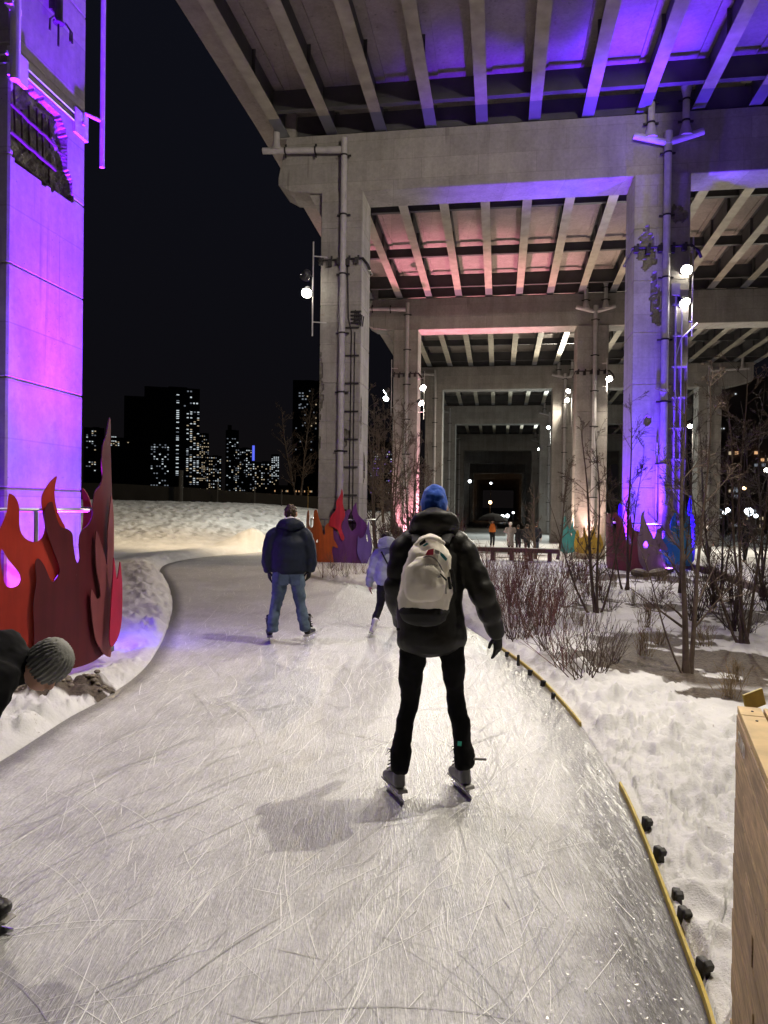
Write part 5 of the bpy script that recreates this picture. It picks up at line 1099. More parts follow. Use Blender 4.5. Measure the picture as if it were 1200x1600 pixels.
tree_at(930, 962, [(-0.25, 0.1, 3.2, 0.036), (0.05, 0.3, 3.3, 0.028), (0.6, 0.2, 2.5, 0.022), (-0.7, 0.3, 2.0, 0.022)], 'bare multi-stem tree in front of the mustard and teal panels', 5)
tree_at(1166, 1012, [(0.05, 0.2, 3.7, 0.028), (-0.35, 0.1, 3.5, 0.024), (-0.75, 0.2, 2.7, 0.022), (0.4, 0.1, 3.2, 0.025)], 'bare tree of several thin leaning stems at the right edge', 8)
tree_at(1120, 940, [(0.2, 0.2, 4.0, 0.026), (-0.3, 0.3, 3.8, 0.03), (0.5, 0.0, 3.4, 0.024)], 'bare young tree beside the snowy path right of the blue panel', 11, mt=M['bark_grey'])
tree_at(1192, 935, [(0.0, 0.2, 4.4, 0.03), (-0.5, 0.2, 4.0, 0.026), (0.4, 0.2, 3.8, 0.03)], 'pale grey bare tree cut by the right edge of the photo', 14, mt=M['bark_grey'])
tree_at(975, 925, [(0.0, 0.0, 4.2, 0.035), (0.4, 0.2, 3.2, 0.025), (-0.4, 0.2, 3.0, 0.022)], 'slim bare tree standing before the plum coloured panel', 17)
tree_at(1062, 930, [(0.1, 0.0, 4.6, 0.038), (0.4, 0.2, 3.6, 0.025)], 'slim bare tree standing before the blue panel', 19)
for i, (px, Y, H, lb) in enumerate(((588, 27, 6.0, 'tall bare thicket tree just right of the nearest left column'), (612, 30, 6.6, 'bare thicket tree beside the pink lit column'), (640, 28, 5.5, 'bare thicket tree above the blue hat'), (668, 31, 5.0, 'bare thicket tree right of the blue hat'), (600, 42, 7.5, 'darker bare tree behind the thicket near the city lights'), (838, 31, 4.6, 'bare tree leaning before the dark tunnel'), (872, 27, 4.2, 'bare tree between the bench and the teal panel'), (466, 58, 8.0, 'dim spreading bare tree behind the crest left of the nearest left column'))):
    p = at(px, 800, Y); p.z = gz(p.x, p.y); pr.seed(40+i)
    bare_tree('bare_tree', p, [(pr.uniform(-.5, .5), pr.uniform(-.3, .3), H*pr.uniform(.75, 1), 0.05) for _ in range(3 if i < 5 else 2)] if i < 7 else [(-1.6, 0.3, 8.0, 0.09), (0.9, 0.2, 9.0, 0.10)], lb, 'bare trees beyond the trail', M['bark'], 60+i, 3, (3, 6), 0.006)
# shrubs
def shrub_mesh(seed, n, H, spread, mt, rmin=0.0022, r0=0.005):
    pr.seed(seed); m = MB()
    for i in range(n):
        a = pr.uniform(0, 2*PI); e_ = pr.gauss(0, spread); b = V((pr.gauss(0, 0.05), pr.gauss(0, 0.05), -0.05))
        branch(m, b, V((math.cos(a)*e_, math.sin(a)*e_, 1)), H*pr.uniform(0.6, 1.0), r0*pr.uniform(0.8, 1.3), 1, 2, 0.10, 0.13, (2, 4), 0, 5, 0.5, 0.5, rmin)
    me = m.mesh('shrub'); me.materials.append(mt); return me
SH = [shrub_mesh(101+i, n, H, sp_, M[mt], rm, rm*2.4) for i, (n, H, sp_, mt, rm) in enumerate(((14, 0.85, 0.55, 'twig', 0.0020), (13, 0.95, 0.45, 'twig', 0.0022), (20, 0.75, 0.75, 'twig_b', 0.0021), (16, 1.0, 0.4, 'twig', 0.0028), (26, 1.3, 0.40, 'twig_b', 0.004)))]
GR = [shrub_mesh(131+i, 34, 0.38, 0.35, M['straw'], 0.0018, 0.003) for i in range(2)]
def shrub(px, py, k, s, label, group, name='bare_shrub', cat='shrub', meshes=SH):
    p = gnd(px, py); z = gz(p.x, p.y)
    if z < -0.2: p = gnd(px, py, z); z = gz(p.x, p.y)
    o = bpy.data.objects.new(name, meshes[k % len(meshes)]); COL.objects.link(o); o.location = (p.x, p.y, z); o.scale = (s, s, s*pr.uniform(0.85, 1.1)); o.rotation_euler.z = pr.uniform(0, 6.28); return tag(o, label, cat, group)
pr.seed(300)
shrub(912, 1068, 2, 1.05, 'nearest spreading brown shrub at the snowy edge of the bed, twigs fanned wide', 'bare shrubs in the planting bed')
shrub(880, 1052, 0, 1.0, 'reddish shrub just left of the nearest spreading brown shrub', 'bare shrubs in the planting bed')
shrub(935, 1060, 2, 0.95, 'second spreading brown shrub, its twigs crossing those of the nearest one', 'bare shrubs in the planting bed')
shrub(860, 1035, 2, 0.9, 'brown shrub between the ice edge cleats and the reddish shrub', 'bare shrubs in the planting bed')
shrub(955, 1045, 2, 0.8, 'low brown shrub right of the nearest spreading shrub', 'bare shrubs in the planting bed')
shrub(845, 1010, 1, 0.95, 'red twig shrub beside the gloved hand of the near skater', 'bare shrubs in the planting bed')
cnt = 0
for row, (y, n, x0, x1) in enumerate(((1004, 3, 800, 850), (988, 4, 775, 880), (970, 6, 755, 900), (950, 6, 742, 930), (933, 7, 735, 960), (918, 6, 735, 940), (904, 5, 735, 940), (892, 5, 730, 940))):
    for i in range(n):
        shrub(x0+(x1-x0)*(i+pr.uniform(0.1, 0.9))/n, y+pr.uniform(-5, 5), pr.choice([0, 1, 1, 3, 2]), pr.uniform(0.75, 1.1), 'red twig shrub in the dense thicket between the ice and the bench', 'red twig thicket by the ice')
for i, (px, py) in enumerate(((505, 903), (522, 905), (540, 906), (556, 903), (532, 897), (515, 894), (570, 900))):
    shrub(px, py, i % 3, 0.62, 'low arching twigs in the snow heap below the purple flame panels', 'twigs below the purple panels')
for i in range(16): shrub(583+i*8+pr.uniform(-4, 4), 884-pr.uniform(0, 14), 3+i % 2, pr.uniform(1.2, 1.7), 'tall brown shrub in the dim thicket between the first two left columns', 'dim thicket between the left columns')
for i in range(14): shrub(1080+pr.uniform(0, 120), 925+pr.uniform(-15, 75), 2+(i % 2)*2, pr.uniform(0.6, 0.9), 'brown shrub among the tree stems at the right', 'shrubs by the snowy path')
for i in range(10): shrub(885+pr.uniform(0, 190), 905+pr.uniform(0, 55), 2, pr.uniform(0.5, 0.75), 'low brown shrub on the patchy snow before the plum and mauve panels', 'low shrubs on patchy snow')
for i, (px, py) in enumerate(((1010, 985), (1030, 1012), (905, 985), (990, 950), (1100, 1015), (1150, 1075), (1005, 1030), (960, 920), (1035, 915), (1010, 912), (920, 930), (1140, 1100))):
    shrub(px, py, i, pr.uniform(0.7, 1.1), 'dry straw coloured grass tuft poking through the snow', 'dry grass tufts', 'grass_tuft', 'grass tuft', GR)
# stones
M['stone'] = worn('river_stone', (0.17, 0.14, 0.11), 0.75, var=0.4, scale=9, bump=0.4)
m = MB(); pr.seed(5); c = gnd(60, 1090)
for i in range(130):
    x = pr.gauss(-0.1, 0.38); p = V((c.x+x, c.y+pr.gauss(0.14+x*0.30, 0.10), 0)); z = gz(p.x, p.y); s = pr.uniform(0.014, 0.042); m.ell((p.x, p.y, z+s*0.15), (s, s*pr.uniform(.6, 1), s*0.55), Matrix.Rotation(pr.uniform(0, 3), 3, 'Z'), 9, 6)
tag(m.build('river_stones', M['stone'], smooth=True), 'brown river stones bared at the foot of the dark red flame panels', 'stones', None, 'stuff')
for i, (px, py, w, lb) in enumerate(((1000, 903, 0.42, 'flat pale boulder left of two below the mauve panel'), (1026, 902, 0.46, 'flat pale boulder right of two below the mauve panel'))):
    p = gnd(px, py); m = MB(); m.ell((p.x, p.y, gz(p.x, p.y)+0.06), (w*0.6, w*0.4, 0.13), Matrix.Rotation(0.2-i*0.4, 3, 'Y'), 10, 6); o = m.build('boulder', M['stone'], org=p); tag(o, lb, 'boulder', 'boulders below the mauve panel')
# ================================================================ furniture
M['timber'] = worn('dark_timber', (0.085, 0.042, 0.030), 0.7, var=0.35, scale=5, bump=0.3)
pa, pb_ = at(700, 862, 24.6), at(874, 868, 23.6)
zb = pa.z; d = (pb_-pa); d.z = 0; Lb = d.length; d.normalize(); nrm = V((-d.y, d.x, 0)); zg = gz((pa.x+pb_.x)/2, (pa.y+pb_.y)/2)
bn = empty('timber_bench', ((pa.x+pb_.x)/2, (pa.y+pb_.y)/2, zg), 'long low dark timber bench beyond the red twigs', 'bench'); R = Matrix((d, nrm, V((0, 0, 1)))).transposed(); mid = V(((pa.x+pb_.x)/2, (pa.y+pb_.y)/2, 0)); zt = max(pa.z, zg+0.40)
for i in range(3): m = MB(); m.box(mid+nrm*(-0.16+0.16*i)+V((0, 0, zt-0.05)), (Lb, 0.145, 0.14), R); m.build('seat_plank', M['timber'], bn, bevel=0.008)
for i in range(6): m = MB(); m.box(mid+d*(-Lb/2+0.3+(Lb-0.6)*i/5)+V((0, 0, (zt+zg)/2-0.1)), (0.12, 0.4, zt-zg-0.05), R); m.build('leg', M['timber'], bn)
M['corten'] = worn('rusty_steel_edging', (0.085, 0.040, 0.026), 0.75, var=0.5, scale=5)
P = [at(1045, 885, 22.5), at(1110, 893, 19.5), at(1165, 910, 16.2), at(1235, 935, 13.2)]
o = empty('steel_edging', (P[0].x, P[0].y, 0), 'long rusty steel edging between the planting bed and the snowy path', 'edging')
m = MB()
for i in range(3):
    a, b = V((P[i].x, P[i].y, 0)), V((P[i+1].x, P[i+1].y, 0)); n_ = V((b.y-a.y, a.x-b.x, 0)).normalized()*0.06; za, zb2 = max(P[i].z, gz(a.x, a.y)+0.16), max(P[i+1].z, gz(b.x, b.y)+0.16)
    m.add([a-n_+V((0, 0, -0.2)), a+n_+V((0, 0, -0.2)), b+n_+V((0, 0, -0.2)), b-n_+V((0, 0, -0.2)), a-n_+V((0, 0, za)), a+n_+V((0, 0, za)), b+n_+V((0, 0, zb2)), b-n_+V((0, 0, zb2))], [(4, 5, 6, 7), (0, 4, 7, 3), (1, 2, 6, 5), (0, 1, 5, 4), (3, 7, 6, 2)])
m.build('edging_plate', M['corten'], o)
# wooden crate at the right
def wood(name, col, dark=0.55):
    m = mat(name, col, 0.6, spec=0.3); g = NG(m); c = g.coord(scale=(1, 1, 1)); v = g.coord(scale=(3, 3, 26)); n1 = g.noise(v, 2.4, 5, 0.6, 0.5); rnd = g.n('ObjectInfo').outputs['Random']
    b = g.mix(g.ramp(n1, [(0.36, 0.0), (0.62, 1.0)]), tuple(x*dark for x in col), col); b = g.mix(1.0, b, g.ramp(rnd, [(0.0, 0.72), (1.0, 1.18)]), 'MULTIPLY'); g.col(g.mix(1.0, b, g.ramp(g.noise(c, 7, 4), [(0.3, 0.86), (0.7, 1.06)]), 'MULTIPLY')); g.bump(n1, 0.15, 0.004); return m
M['pine'] = wood('pine_plank', (0.56, 0.38, 0.20)); M['pine_top'] = wood('pine_top_plank', (0.66, 0.46, 0.21), 0.75)
cA = at(1156, 1104, 2.32); zt = cA.z; dirb = V((-0.369, -1, 0)).normalized(); side = V((1, -0.369, 0)).normalized()
cr = empty('wooden_crate', (cA.x, cA.y, 0), 'tall crate of bare pine planks at the right edge beside the ice', 'crate'); R = Matrix((dirb, side, V((0, 0, 1)))).transposed(); LC = 1.15; WC = 0.8; c0 = V((cA.x, cA.y, 0))
m = MB(); m.box(c0+dirb*LC/2+side*WC/2+V((0, 0, zt/2-0.05)), (LC-0.05, WC-0.05, zt-0.06), R); m.build('crate_core', M['pine'], cr)
wr2 = random.Random(3); z = zt-0.024; row = 0
while z > 0.02:
    hgt = 0.088; x = 0.0
    cuts = [0.0]; 
    if row > 1:
        while cuts[-1] < LC-0.25: cuts.append(min(LC, cuts[-1]+wr2.uniform(0.22, 0.55)))
    if LC-cuts[-1] < 0.2: cuts[-1] = LC
    else: cuts.append(LC)
    if row == 0: cuts = [0, 0.36, LC]
    for a, b in zip(cuts[:-1], cuts[1:]):
        for sd_, (off) in ((0, 0.0), (1, WC)):
            th = 0.022+wr2.uniform(-0.002, 0.003); s0_ = -th/2+0.012 if sd_ == 0 else WC+th/2-0.012
            if sd_ == 1 and row % 3: continue
            m = MB(); hz = hgt-0.003 if sd_ == 0 else hgt*3-0.003; m.box(c0+dirb*((a+b)/2)+side*s0_+V((0, 0, z-hz/2)), (b-a-0.003, th, hz), R); m.build('side_plank', M['pine'], cr, bevel=0.002)
    for e_ in (0, 1):
        if row % 2 == 0: m = MB(); m.box(c0+dirb*(-0.006 if e_ == 0 else LC+0.006)+side*WC/2+V((0, 0, z-hgt+0.0015)), (0.024, WC-0.03, 2*hgt-0.003), R); m.build('end_plank', M['pine'], cr, bevel=0.002)
    z -= hgt; row += 1
x = 0.0
for a, b in ((0.0, 0.105), (0.11, LC)):
    for c_, d_ in ((-0.008, 0.062), (0.066, 0.3), (0.304, 0.56), (0.564, WC+0.008)):
        m = MB(); m.box(c0+dirb*((a+b)/2-0.008)+side*((c_+d_)/2)+V((0, 0, zt-0.011)), (b-a, d_-c_-0.003, 0.022), R); m.build('top_plank', M['pine_top'], cr, bevel=0.002)
for q in ((0.05, 0.03), (0.16, 0.03), (0.6, 0.03), (0.05, 0.12), (0.16, 0.12)):
    m = MB(); p = c0+dirb*q[0]+side*q[1]+V((0, 0, zt+0.0005)); m.tube([p, p+V((0, 0, 0.002))], 0.004, 8); m.build('screw_head', M['clamp'], cr)
lettering('stencil_lettering', 'STAND', 0.055, c0+dirb*0.20-side*0.0145+V((0, 0, zt-0.065)), dirb, (0, 0, 1), mat('faded_white_stencil', (0.72, 0.68, 0.62), 0.8), cr)
q = c0+side*0.03-dirb*0.30; sg = empty('yellow_sign', (q.x, q.y, 0), 'small yellow notice board standing just behind the pine crate', 'sign'); zt2 = at(1180, 1080, q.y).z
m = MB(); m.box(V((q.x+0.05, q.y, zt2-0.03)), (0.085, 0.010, 0.06), Matrix.Rotation(-0.25, 3, 'Y') @ Matrix.Rotation(0.3, 3, 'Z')); bd = m.build('sign_board', M['yellow'], sg, bevel=0.002)
m = MB(); m.tube([V((q.x+0.05, q.y+0.02, -0.05)), V((q.x+0.05, q.y+0.02, zt2-0.03))], 0.012, 8); m.build('sign_post', M['clamp'], sg)
# ================================================================ lights that are in the place, plus one added head
def spot(parent, pos, target, power, color, angle=110, blend=0.6, size=0.08):
    l = bpy.data.lights.new('lamp_light', 'SPOT'); l.energy = power; l.color = color; l.spot_size = math.radians(angle); l.spot_blend = blend; l.shadow_soft_size = size
    o = bpy.data.objects.new('lamp_light', l); COL.objects.link(o); d = (V(target)-V(pos)); o.rotation_euler = d.to_track_quat('-Z', 'Y').to_euler()
    o.location = V(pos)-ORG[parent.name]; o.parent = parent; return o
WARM = (1.0, 0.91, 0.74); WHITE = (1.0, 0.95, 0.86); COOL = (0.92, 1.0, 0.93)
def flood(heads, pole, label, group, col, wallward, tint=None):
    """heads: (position, target, power, cone); pole: (x, y, z0, z1)"""
    px, py, z0, z1 = pole; root = empty('floodlight', (px, py, z0), label, 'floodlight', group)
    m = MB(); m.tube([V((px, py, z0)), V((px, py, z1))], 0.022, 8)
    for f in (0.15, 0.85): z = z0+(z1-z0)*f; m.tube([V((px, py, z)), V((px, py, z))+V(wallward)], 0.018, 6)
    m.build('mount_pole', M['pipe'], root)
    for (p, t, pw, cone) in heads:
        p = V(p); d = (V(t)-p).normalized(); h = MB(); h.tube([p-d*0.26, p-d*0.22, p-d*0.04, p], [0.06, 0.11, 0.14, 0.16], 14); h.tube([V((px, py, p.z+0.05)), p-d*0.12], 0.018, 6)
        hd_ = h.build('lamp_head', M['housing'], root); l = MB(); l.ell(p-d*0.01, (0.15, 0.15, 0.07), d.to_track_quat('Z', 'Y').to_matrix(), 16, 8); l.build('lens', M[col], hd_, smooth=True)
        if pw: spot(root, p+d*0.09, t, pw, tint or (WARM if col == 'lens' else COOL), cone)
    return root
GF = 'floodlights on the viaduct columns'
# on the outer column of the nearest portal, right of the frame: two heads light the ice, the third is added to brighten deck and cap
c = st(BS[0], 4.39); z = 10.4
flood([((4.5, 5.9, z), (0.5, 4.0, 0), 3000, 76), ((4.45, 6.25, z-0.6), (0.2, 9.6, 0), 850, 64), ((4.55, 6.1, z+0.45), (2.0, 20.5, 9.6), 3600, 88)], (4.62, 6.2, z-1.4, z+0.6), 'twin floodlight on the column right of the frame that throws the skaters shadows, with an added head to brighten the deck', GF, 'lens', V((0.7, 0.75, 0)))
flood([((3.2, 7.35, 10.7), (0.5, 2.8, 0), 850, 78)], (3.22, 7.6, 10.5, 11.6), 'floodlight under the cap beam above the photo', GF, 'lens', V((0.0, 0.3, 0)))
b, a = at(479, 458, 21.5), at(476, 433, 21.5); pl = at(488, 525, 21.6)
flood([(a, (-11, 36, 0.6), 7000, 88), (b, (-3.4, 13, 0), 1100, 100)], (pl.x, pl.y, pl.z, at(488, 378, 21.6).z), 'twin floodlight glaring on the left side of the nearest left column', GF, 'lens', V((0.4, 0.1, 0)), (1.0, 0.79, 0.50))
a, b = at(1073, 422, 20.4), at(1070, 473, 20.4); pl = at(1081, 525, 20.5)
flood([(a, (4.2, 10, 0), 1500, 100), (b, (10, 14, 0), 1300, 105)], (pl.x, pl.y, pl.z, at(1081, 370, 20.5).z), 'pair of floodlights on the right side of the blue lit column', GF, 'lens', V((-0.3, 0.1, 0)))
a, b = at(661, 606, 36.3), at(658, 630, 36.3); pl = at(662, 655, 36.4)
flood([(a, (6, 26, 0.5), 2600, 125), (b, (9, 30, -0.8), 1200, 120)], (pl.x, pl.y, pl.z, at(662, 580, 36.4).z), 'bright pair of floodlights on the right side of the pink lit column', GF, 'lens', V((-0.3, 0.1, 0)))
a, b = at(602, 612, 36.8), at(603, 623, 36.8); pl = at(611, 650, 36.9)
flood([(a, (-9, 40, 1), 2200, 110), (b, (-4, 30, 0), 900, 110)], (pl.x, pl.y, pl.z, at(611, 562, 36.9).z), 'small pair of floodlights left of the pink lit column', GF, 'lens_cool', V((0.3, 0.1, 0)))
a = at(952, 592, 35.3); flood([(a, (9, 24, -0.5), 3600, 155)], (a.x-0.12, a.y, a.z-0.6, a.z+1.0), 'single floodlight on the right side of the mustard panel column', GF, 'lens', V((-0.2, 0.1, 0)))
a, b = at(888, 611, 51.5), at(886, 626, 51.5); flood([(a, (7, 40, 1.5), 6000, 165), (b, (6, 45, -0.8), 0, 130)], (a.x+0.25, a.y, a.z-2.5, a.z+0.4), 'bright floodlight on the middle column of the third portal', GF, 'lens', V((0.2, 0.1, 0)))
a = at(857, 668, 66); flood([(a, (10, 54, 1.5), 4500, 165)], (a.x+0.2, a.y, a.z-1.5, a.z+0.4), 'floodlight on the middle column of the fourth portal', GF, 'lens_cool', V((0.2, 0.1, 0)))
a = at(842, 702, 83); flood([(a, (12, 70, 1.5), 3500, 165)], (a.x+0.2, a.y, a.z-1.5, a.z+0.4), 'floodlight on the middle column of the fifth portal', GF, 'lens_cool', V((0.2, 0.1, 0)))
a = at(1078, 666, 50); flood([(a, (18, 38, -0.8), 2000, 150)], (a.x+0.2, a.y, a.z-4, a.z+0.2), 'floodlight on a thin pole right of the blue lit column', GF, 'lens', V((0.2, 0.1, 0)))
a = at(1198, 735, 46); flood([(a, (16, 34, -0.8), 2000, 150)], (a.x+0.2, a.y, a.z-4, a.z+0.2), 'floodlight at the far right edge above the snowy path', GF, 'lens', V((0.2, 0.1, 0)))
c = st(S0, T0)
flood([((c.x+1.0, c.y-0.9, 9.3), (0.4, 2.3, 0), 1250, 86)], (c.x+0.95, c.y-0.72, 8.6, 10.0), 'floodlight high on the near left column, above the photo', GF, 'lens', V((-0.3, 0.3, 0)))
# coloured uplights at the foot of the columns
def uplight(pos, target, power, color, lens, label, cone=70, power2=0, target2=None, cone2=40, blend2=0.5):
    p = V(pos); root = empty('uplight', p, label, 'uplight', 'coloured uplights at the column feet'); d = (V(target)-p).normalized(); R = d.to_track_quat('Z', 'Y').to_matrix()
    m = MB(); m.box(p-d*0.07, (0.26, 0.14, 0.10), R); m.box(p-d*0.14-V((0, 0, 0.02)), (0.1, 0.1, 0.06)); hb = m.build('lamp_head', M['housing'], root, bevel=0.008); m = MB(); m.box(p-d*0.018, (0.22, 0.10, 0.012), R); m.build('lens', M[lens], hb)
    spot(root, p+d*0.04, target, power, color, cone, 0.7, 0.05)
    if power2: spot(root, p+d*0.05, target2, power2, color, cone2, blend2, 0.05)
    return root
PUR = (0.150, 0.006, 1.0); VIO = (0.095, 0.018, 1.0); MAG = (0.55, 0.01, 0.95)
f = st(S0, T0)
q = f+TA*1.28+SA*0.05; ul = uplight((q.x, q.y, 0.24), (f.x+TA.x*0.62, f.y+TA.y*0.62, 1.3), 420, PUR, 'lens_pur', 'purple uplight hidden behind the dark red panels, column side', 100)
for o_ in (-0.36, 0.36):                                            # wall-washing heads of the same fixture
    b_ = q+SA*o_+V((0, 0, 0.36))
    spot(ul, b_, b_+TA*0.35+V((0, 0, 8)), 24000, PUR, 45, 1.0, 0.05); spot(ul, b_, b_+V((0, 0, 8)), 1700, PUR, 72, 1.0, 0.05)
q = f+TA*1.05+SA*-0.55; uplight((q.x, q.y, 0.30), (f.x+TA.x*0.62, f.y+TA.y*0.62, 1.6), 150, MAG, 'lens_pur', 'magenta uplight low behind the dark red panels', 130)
q = f-SA*1.22+TA*0.1; uplight((q.x, q.y, 0.35), st(S0-D_/2, T0, 3.5), 420, PUR, 'lens_pur', 'purple uplight before the front face of the near left column', 90)
q = f+TA*0.75+SA*0.62; uplight((q.x, q.y, 0.6), (q.x+1.3, q.y+1.3, 0.0), 90, VIO, 'lens_pur', 'violet uplight spilling onto the snow bank behind the dark red panels', 120)
c = st(BS[1], COLT[1]); q = c-SA*1.12
ul2 = uplight((q.x-0.25, q.y, 0.2), (q.x-0.1, q.y+0.75, 4.5), 1900, VIO, 'lens_pur', 'blue violet uplight before the front face of the middle column', 80, 2600, st(BS[1]-D_/2-0.1, COLT[1]-0.5, 6.0), 34)
b_ = c-SA*1.33+TA*-0.25+V((0, 0, 0.3)); spot(ul2, b_, b_+V((0, 0, 8))-SA*0.1, 12000, VIO, 50, 1.0, 0.05)
q = c-TA*1.08-SA*0.2; uplight((q.x, q.y, 0.2), st(BS[1], COLT[1]-0.6, 4), 2000, PUR, 'lens_pur', 'violet uplight at the left side of the middle column', 80, 8000, st(BS[1]+0.2, COLT[1]-1.8, 11), 50)
q = c+TA*0.95; uplight((q.x, q.y, 0.2), st(BS[1], COLT[1]+0.7, 4), 1600, VIO, 'lens_pur', 'blue uplight at the right side of the middle column', 80, 6500, st(BS[1]+0.1, COLT[1]+1.6, 11), 48)
q = c-SA*1.72+TA*0.1; uplight((q.x, q.y, 0.2), st(BS[1]-2.0, 3.3, 13.7), 32000, VIO, 'lens_pur', 'strong blue uplight aimed at the deck over the middle column', 17)
q = st(BS[2], COLT[0])-SA*1.05+TA*0.1; uplight((q.x, q.y, 0.1), st(BS[2]-D_/2, COLT[0], 5), 2000, (1.0, 0.34, 0.46), 'lens_pink', 'pink uplight before the second left column', 80)
q = st(BS[2], COLT[0])+TA*1.0; uplight((q.x, q.y, 0.1), st(BS[2], COLT[0]+0.65, 4), 2400, (1.0, 0.30, 0.45), 'lens_pink', 'pink uplight at the inner side of the second left column', 80, 8000, st(BS[2], COLT[0]+2.0, 10.6), 60)
q = st(BS[2], COLT[0])-SA*1.3-TA*0.2; uplight((q.x, q.y, 0.1), st(BS[2]-0.9, COLT[0]+0.6, 13.2), 20000, (1.0, 0.12, 0.19), 'lens_pink', 'red uplight aimed at the deck before the second left column', 36)
q = st(BS[2], COLT[1])-TA*1.1-SA*0.2; uplight((q.x, q.y, -0.4), st(BS[2], COLT[1]-0.7, 4), 900, (1.0, 0.72, 0.55), 'lens', 'warm white uplight at the left side of the mustard panel column', 85, 2200, st(BS[2]-0.4, COLT[1]-2.0, 10.6), 70)
q = st(BS[2], COLT[1])-SA*1.1; uplight((q.x, q.y, -0.4), st(BS[2]-D_/2, COLT[1], 4), 330, (1.0, 0.66, 0.55), 'lens', 'warm uplight before the mustard panel column', 80, 1800, st(BS[2]-2.5, COLT[1], 13), 60)
q = st(BS[3], COLT[0])-SA*1.0; uplight((q.x, q.y, -0.4), st(BS[3]-D_/2, COLT[0], 4), 160, (1.0, 0.70, 0.5), 'lens', 'amber uplight before the third left column', 80)
# small street lamps deep under the viaduct
M['amber'] = mat('amber_globe', (1, 0.7, 0.4), 0.3, emit=(1.0, 0.62, 0.30), estr=9); M['coolglobe'] = mat('cool_globe', (1, 1, 1), 0.3, emit=(0.85, 0.95, 1.0), estr=9)
for (px, py, Y, mt, r_, lb) in ((766, 785, 120, 'amber', 0.28, 'amber street lamp before the orange lit column deep under the viaduct'), (765, 806, 120, 'amber', 0.2, 'lower amber lamp before the orange lit column'), (785, 807, 118, 'coolglobe', 0.32, 'left of two cool round lamps deep under the viaduct'), (793, 806, 118, 'coolglobe', 0.30, 'right of two cool round lamps deep under the viaduct'), (802, 801, 118, 'coolglobe', 0.18, 'small cool lamp above a bright streak deep under the viaduct'), (734, 752, 100, 'coolglobe', 0.22, 'lamp low on the left inside the dark tunnel'), (767, 755, 125, 'coolglobe', 0.18, 'faint lamp high inside the dark tunnel'),
        (1082, 836, 70, 'coolglobe', 0.22, 'left small street lamp of the pair beyond the snowy path'), (1137, 797, 75, 'coolglobe', 0.22, 'upper small street lamp beyond the snowy path'), (1132, 801, 75, 'coolglobe', 0.22, 'lower left small street lamp beyond the snowy path'), (1170, 800, 72, 'coolglobe', 0.42, 'brightest wide street lamp beyond the snowy path'), (1181, 806, 73, 'coolglobe', 0.2, 'small street lamp right of the brightest wide one'), (1121, 749, 85, 'amber', 0.28, 'amber lamp on the dark building side at right'), (1163, 763, 85, 'amber', 0.2, 'small amber lamp right of the larger amber one')):
    p = at(px, py, Y); zg_ = gz(p.x, p.y); r0 = empty('street_lamp', (p.x, p.y, zg_), lb, 'street lamp', 'far street lamps'); m = MB(); m.ell(p, (r_, r_, r_), n=12, m=8); m.build('lamp_globe', M[mt], r0, smooth=True); m = MB(); m.tube([V((p.x, p.y, zg_)), V((p.x, p.y, p.z-r_*0.9))], 0.06, 6); m.build('lamp_post', M['housing'], r0)
l0 = bpy.data.objects['street_lamp']
p = at(766, 785, 118.6); spot(l0, p+V((0, 0, 0.3)), p+V((0.8, 3, -0.5)), 160, (1.0, 0.45, 0.12), 150)
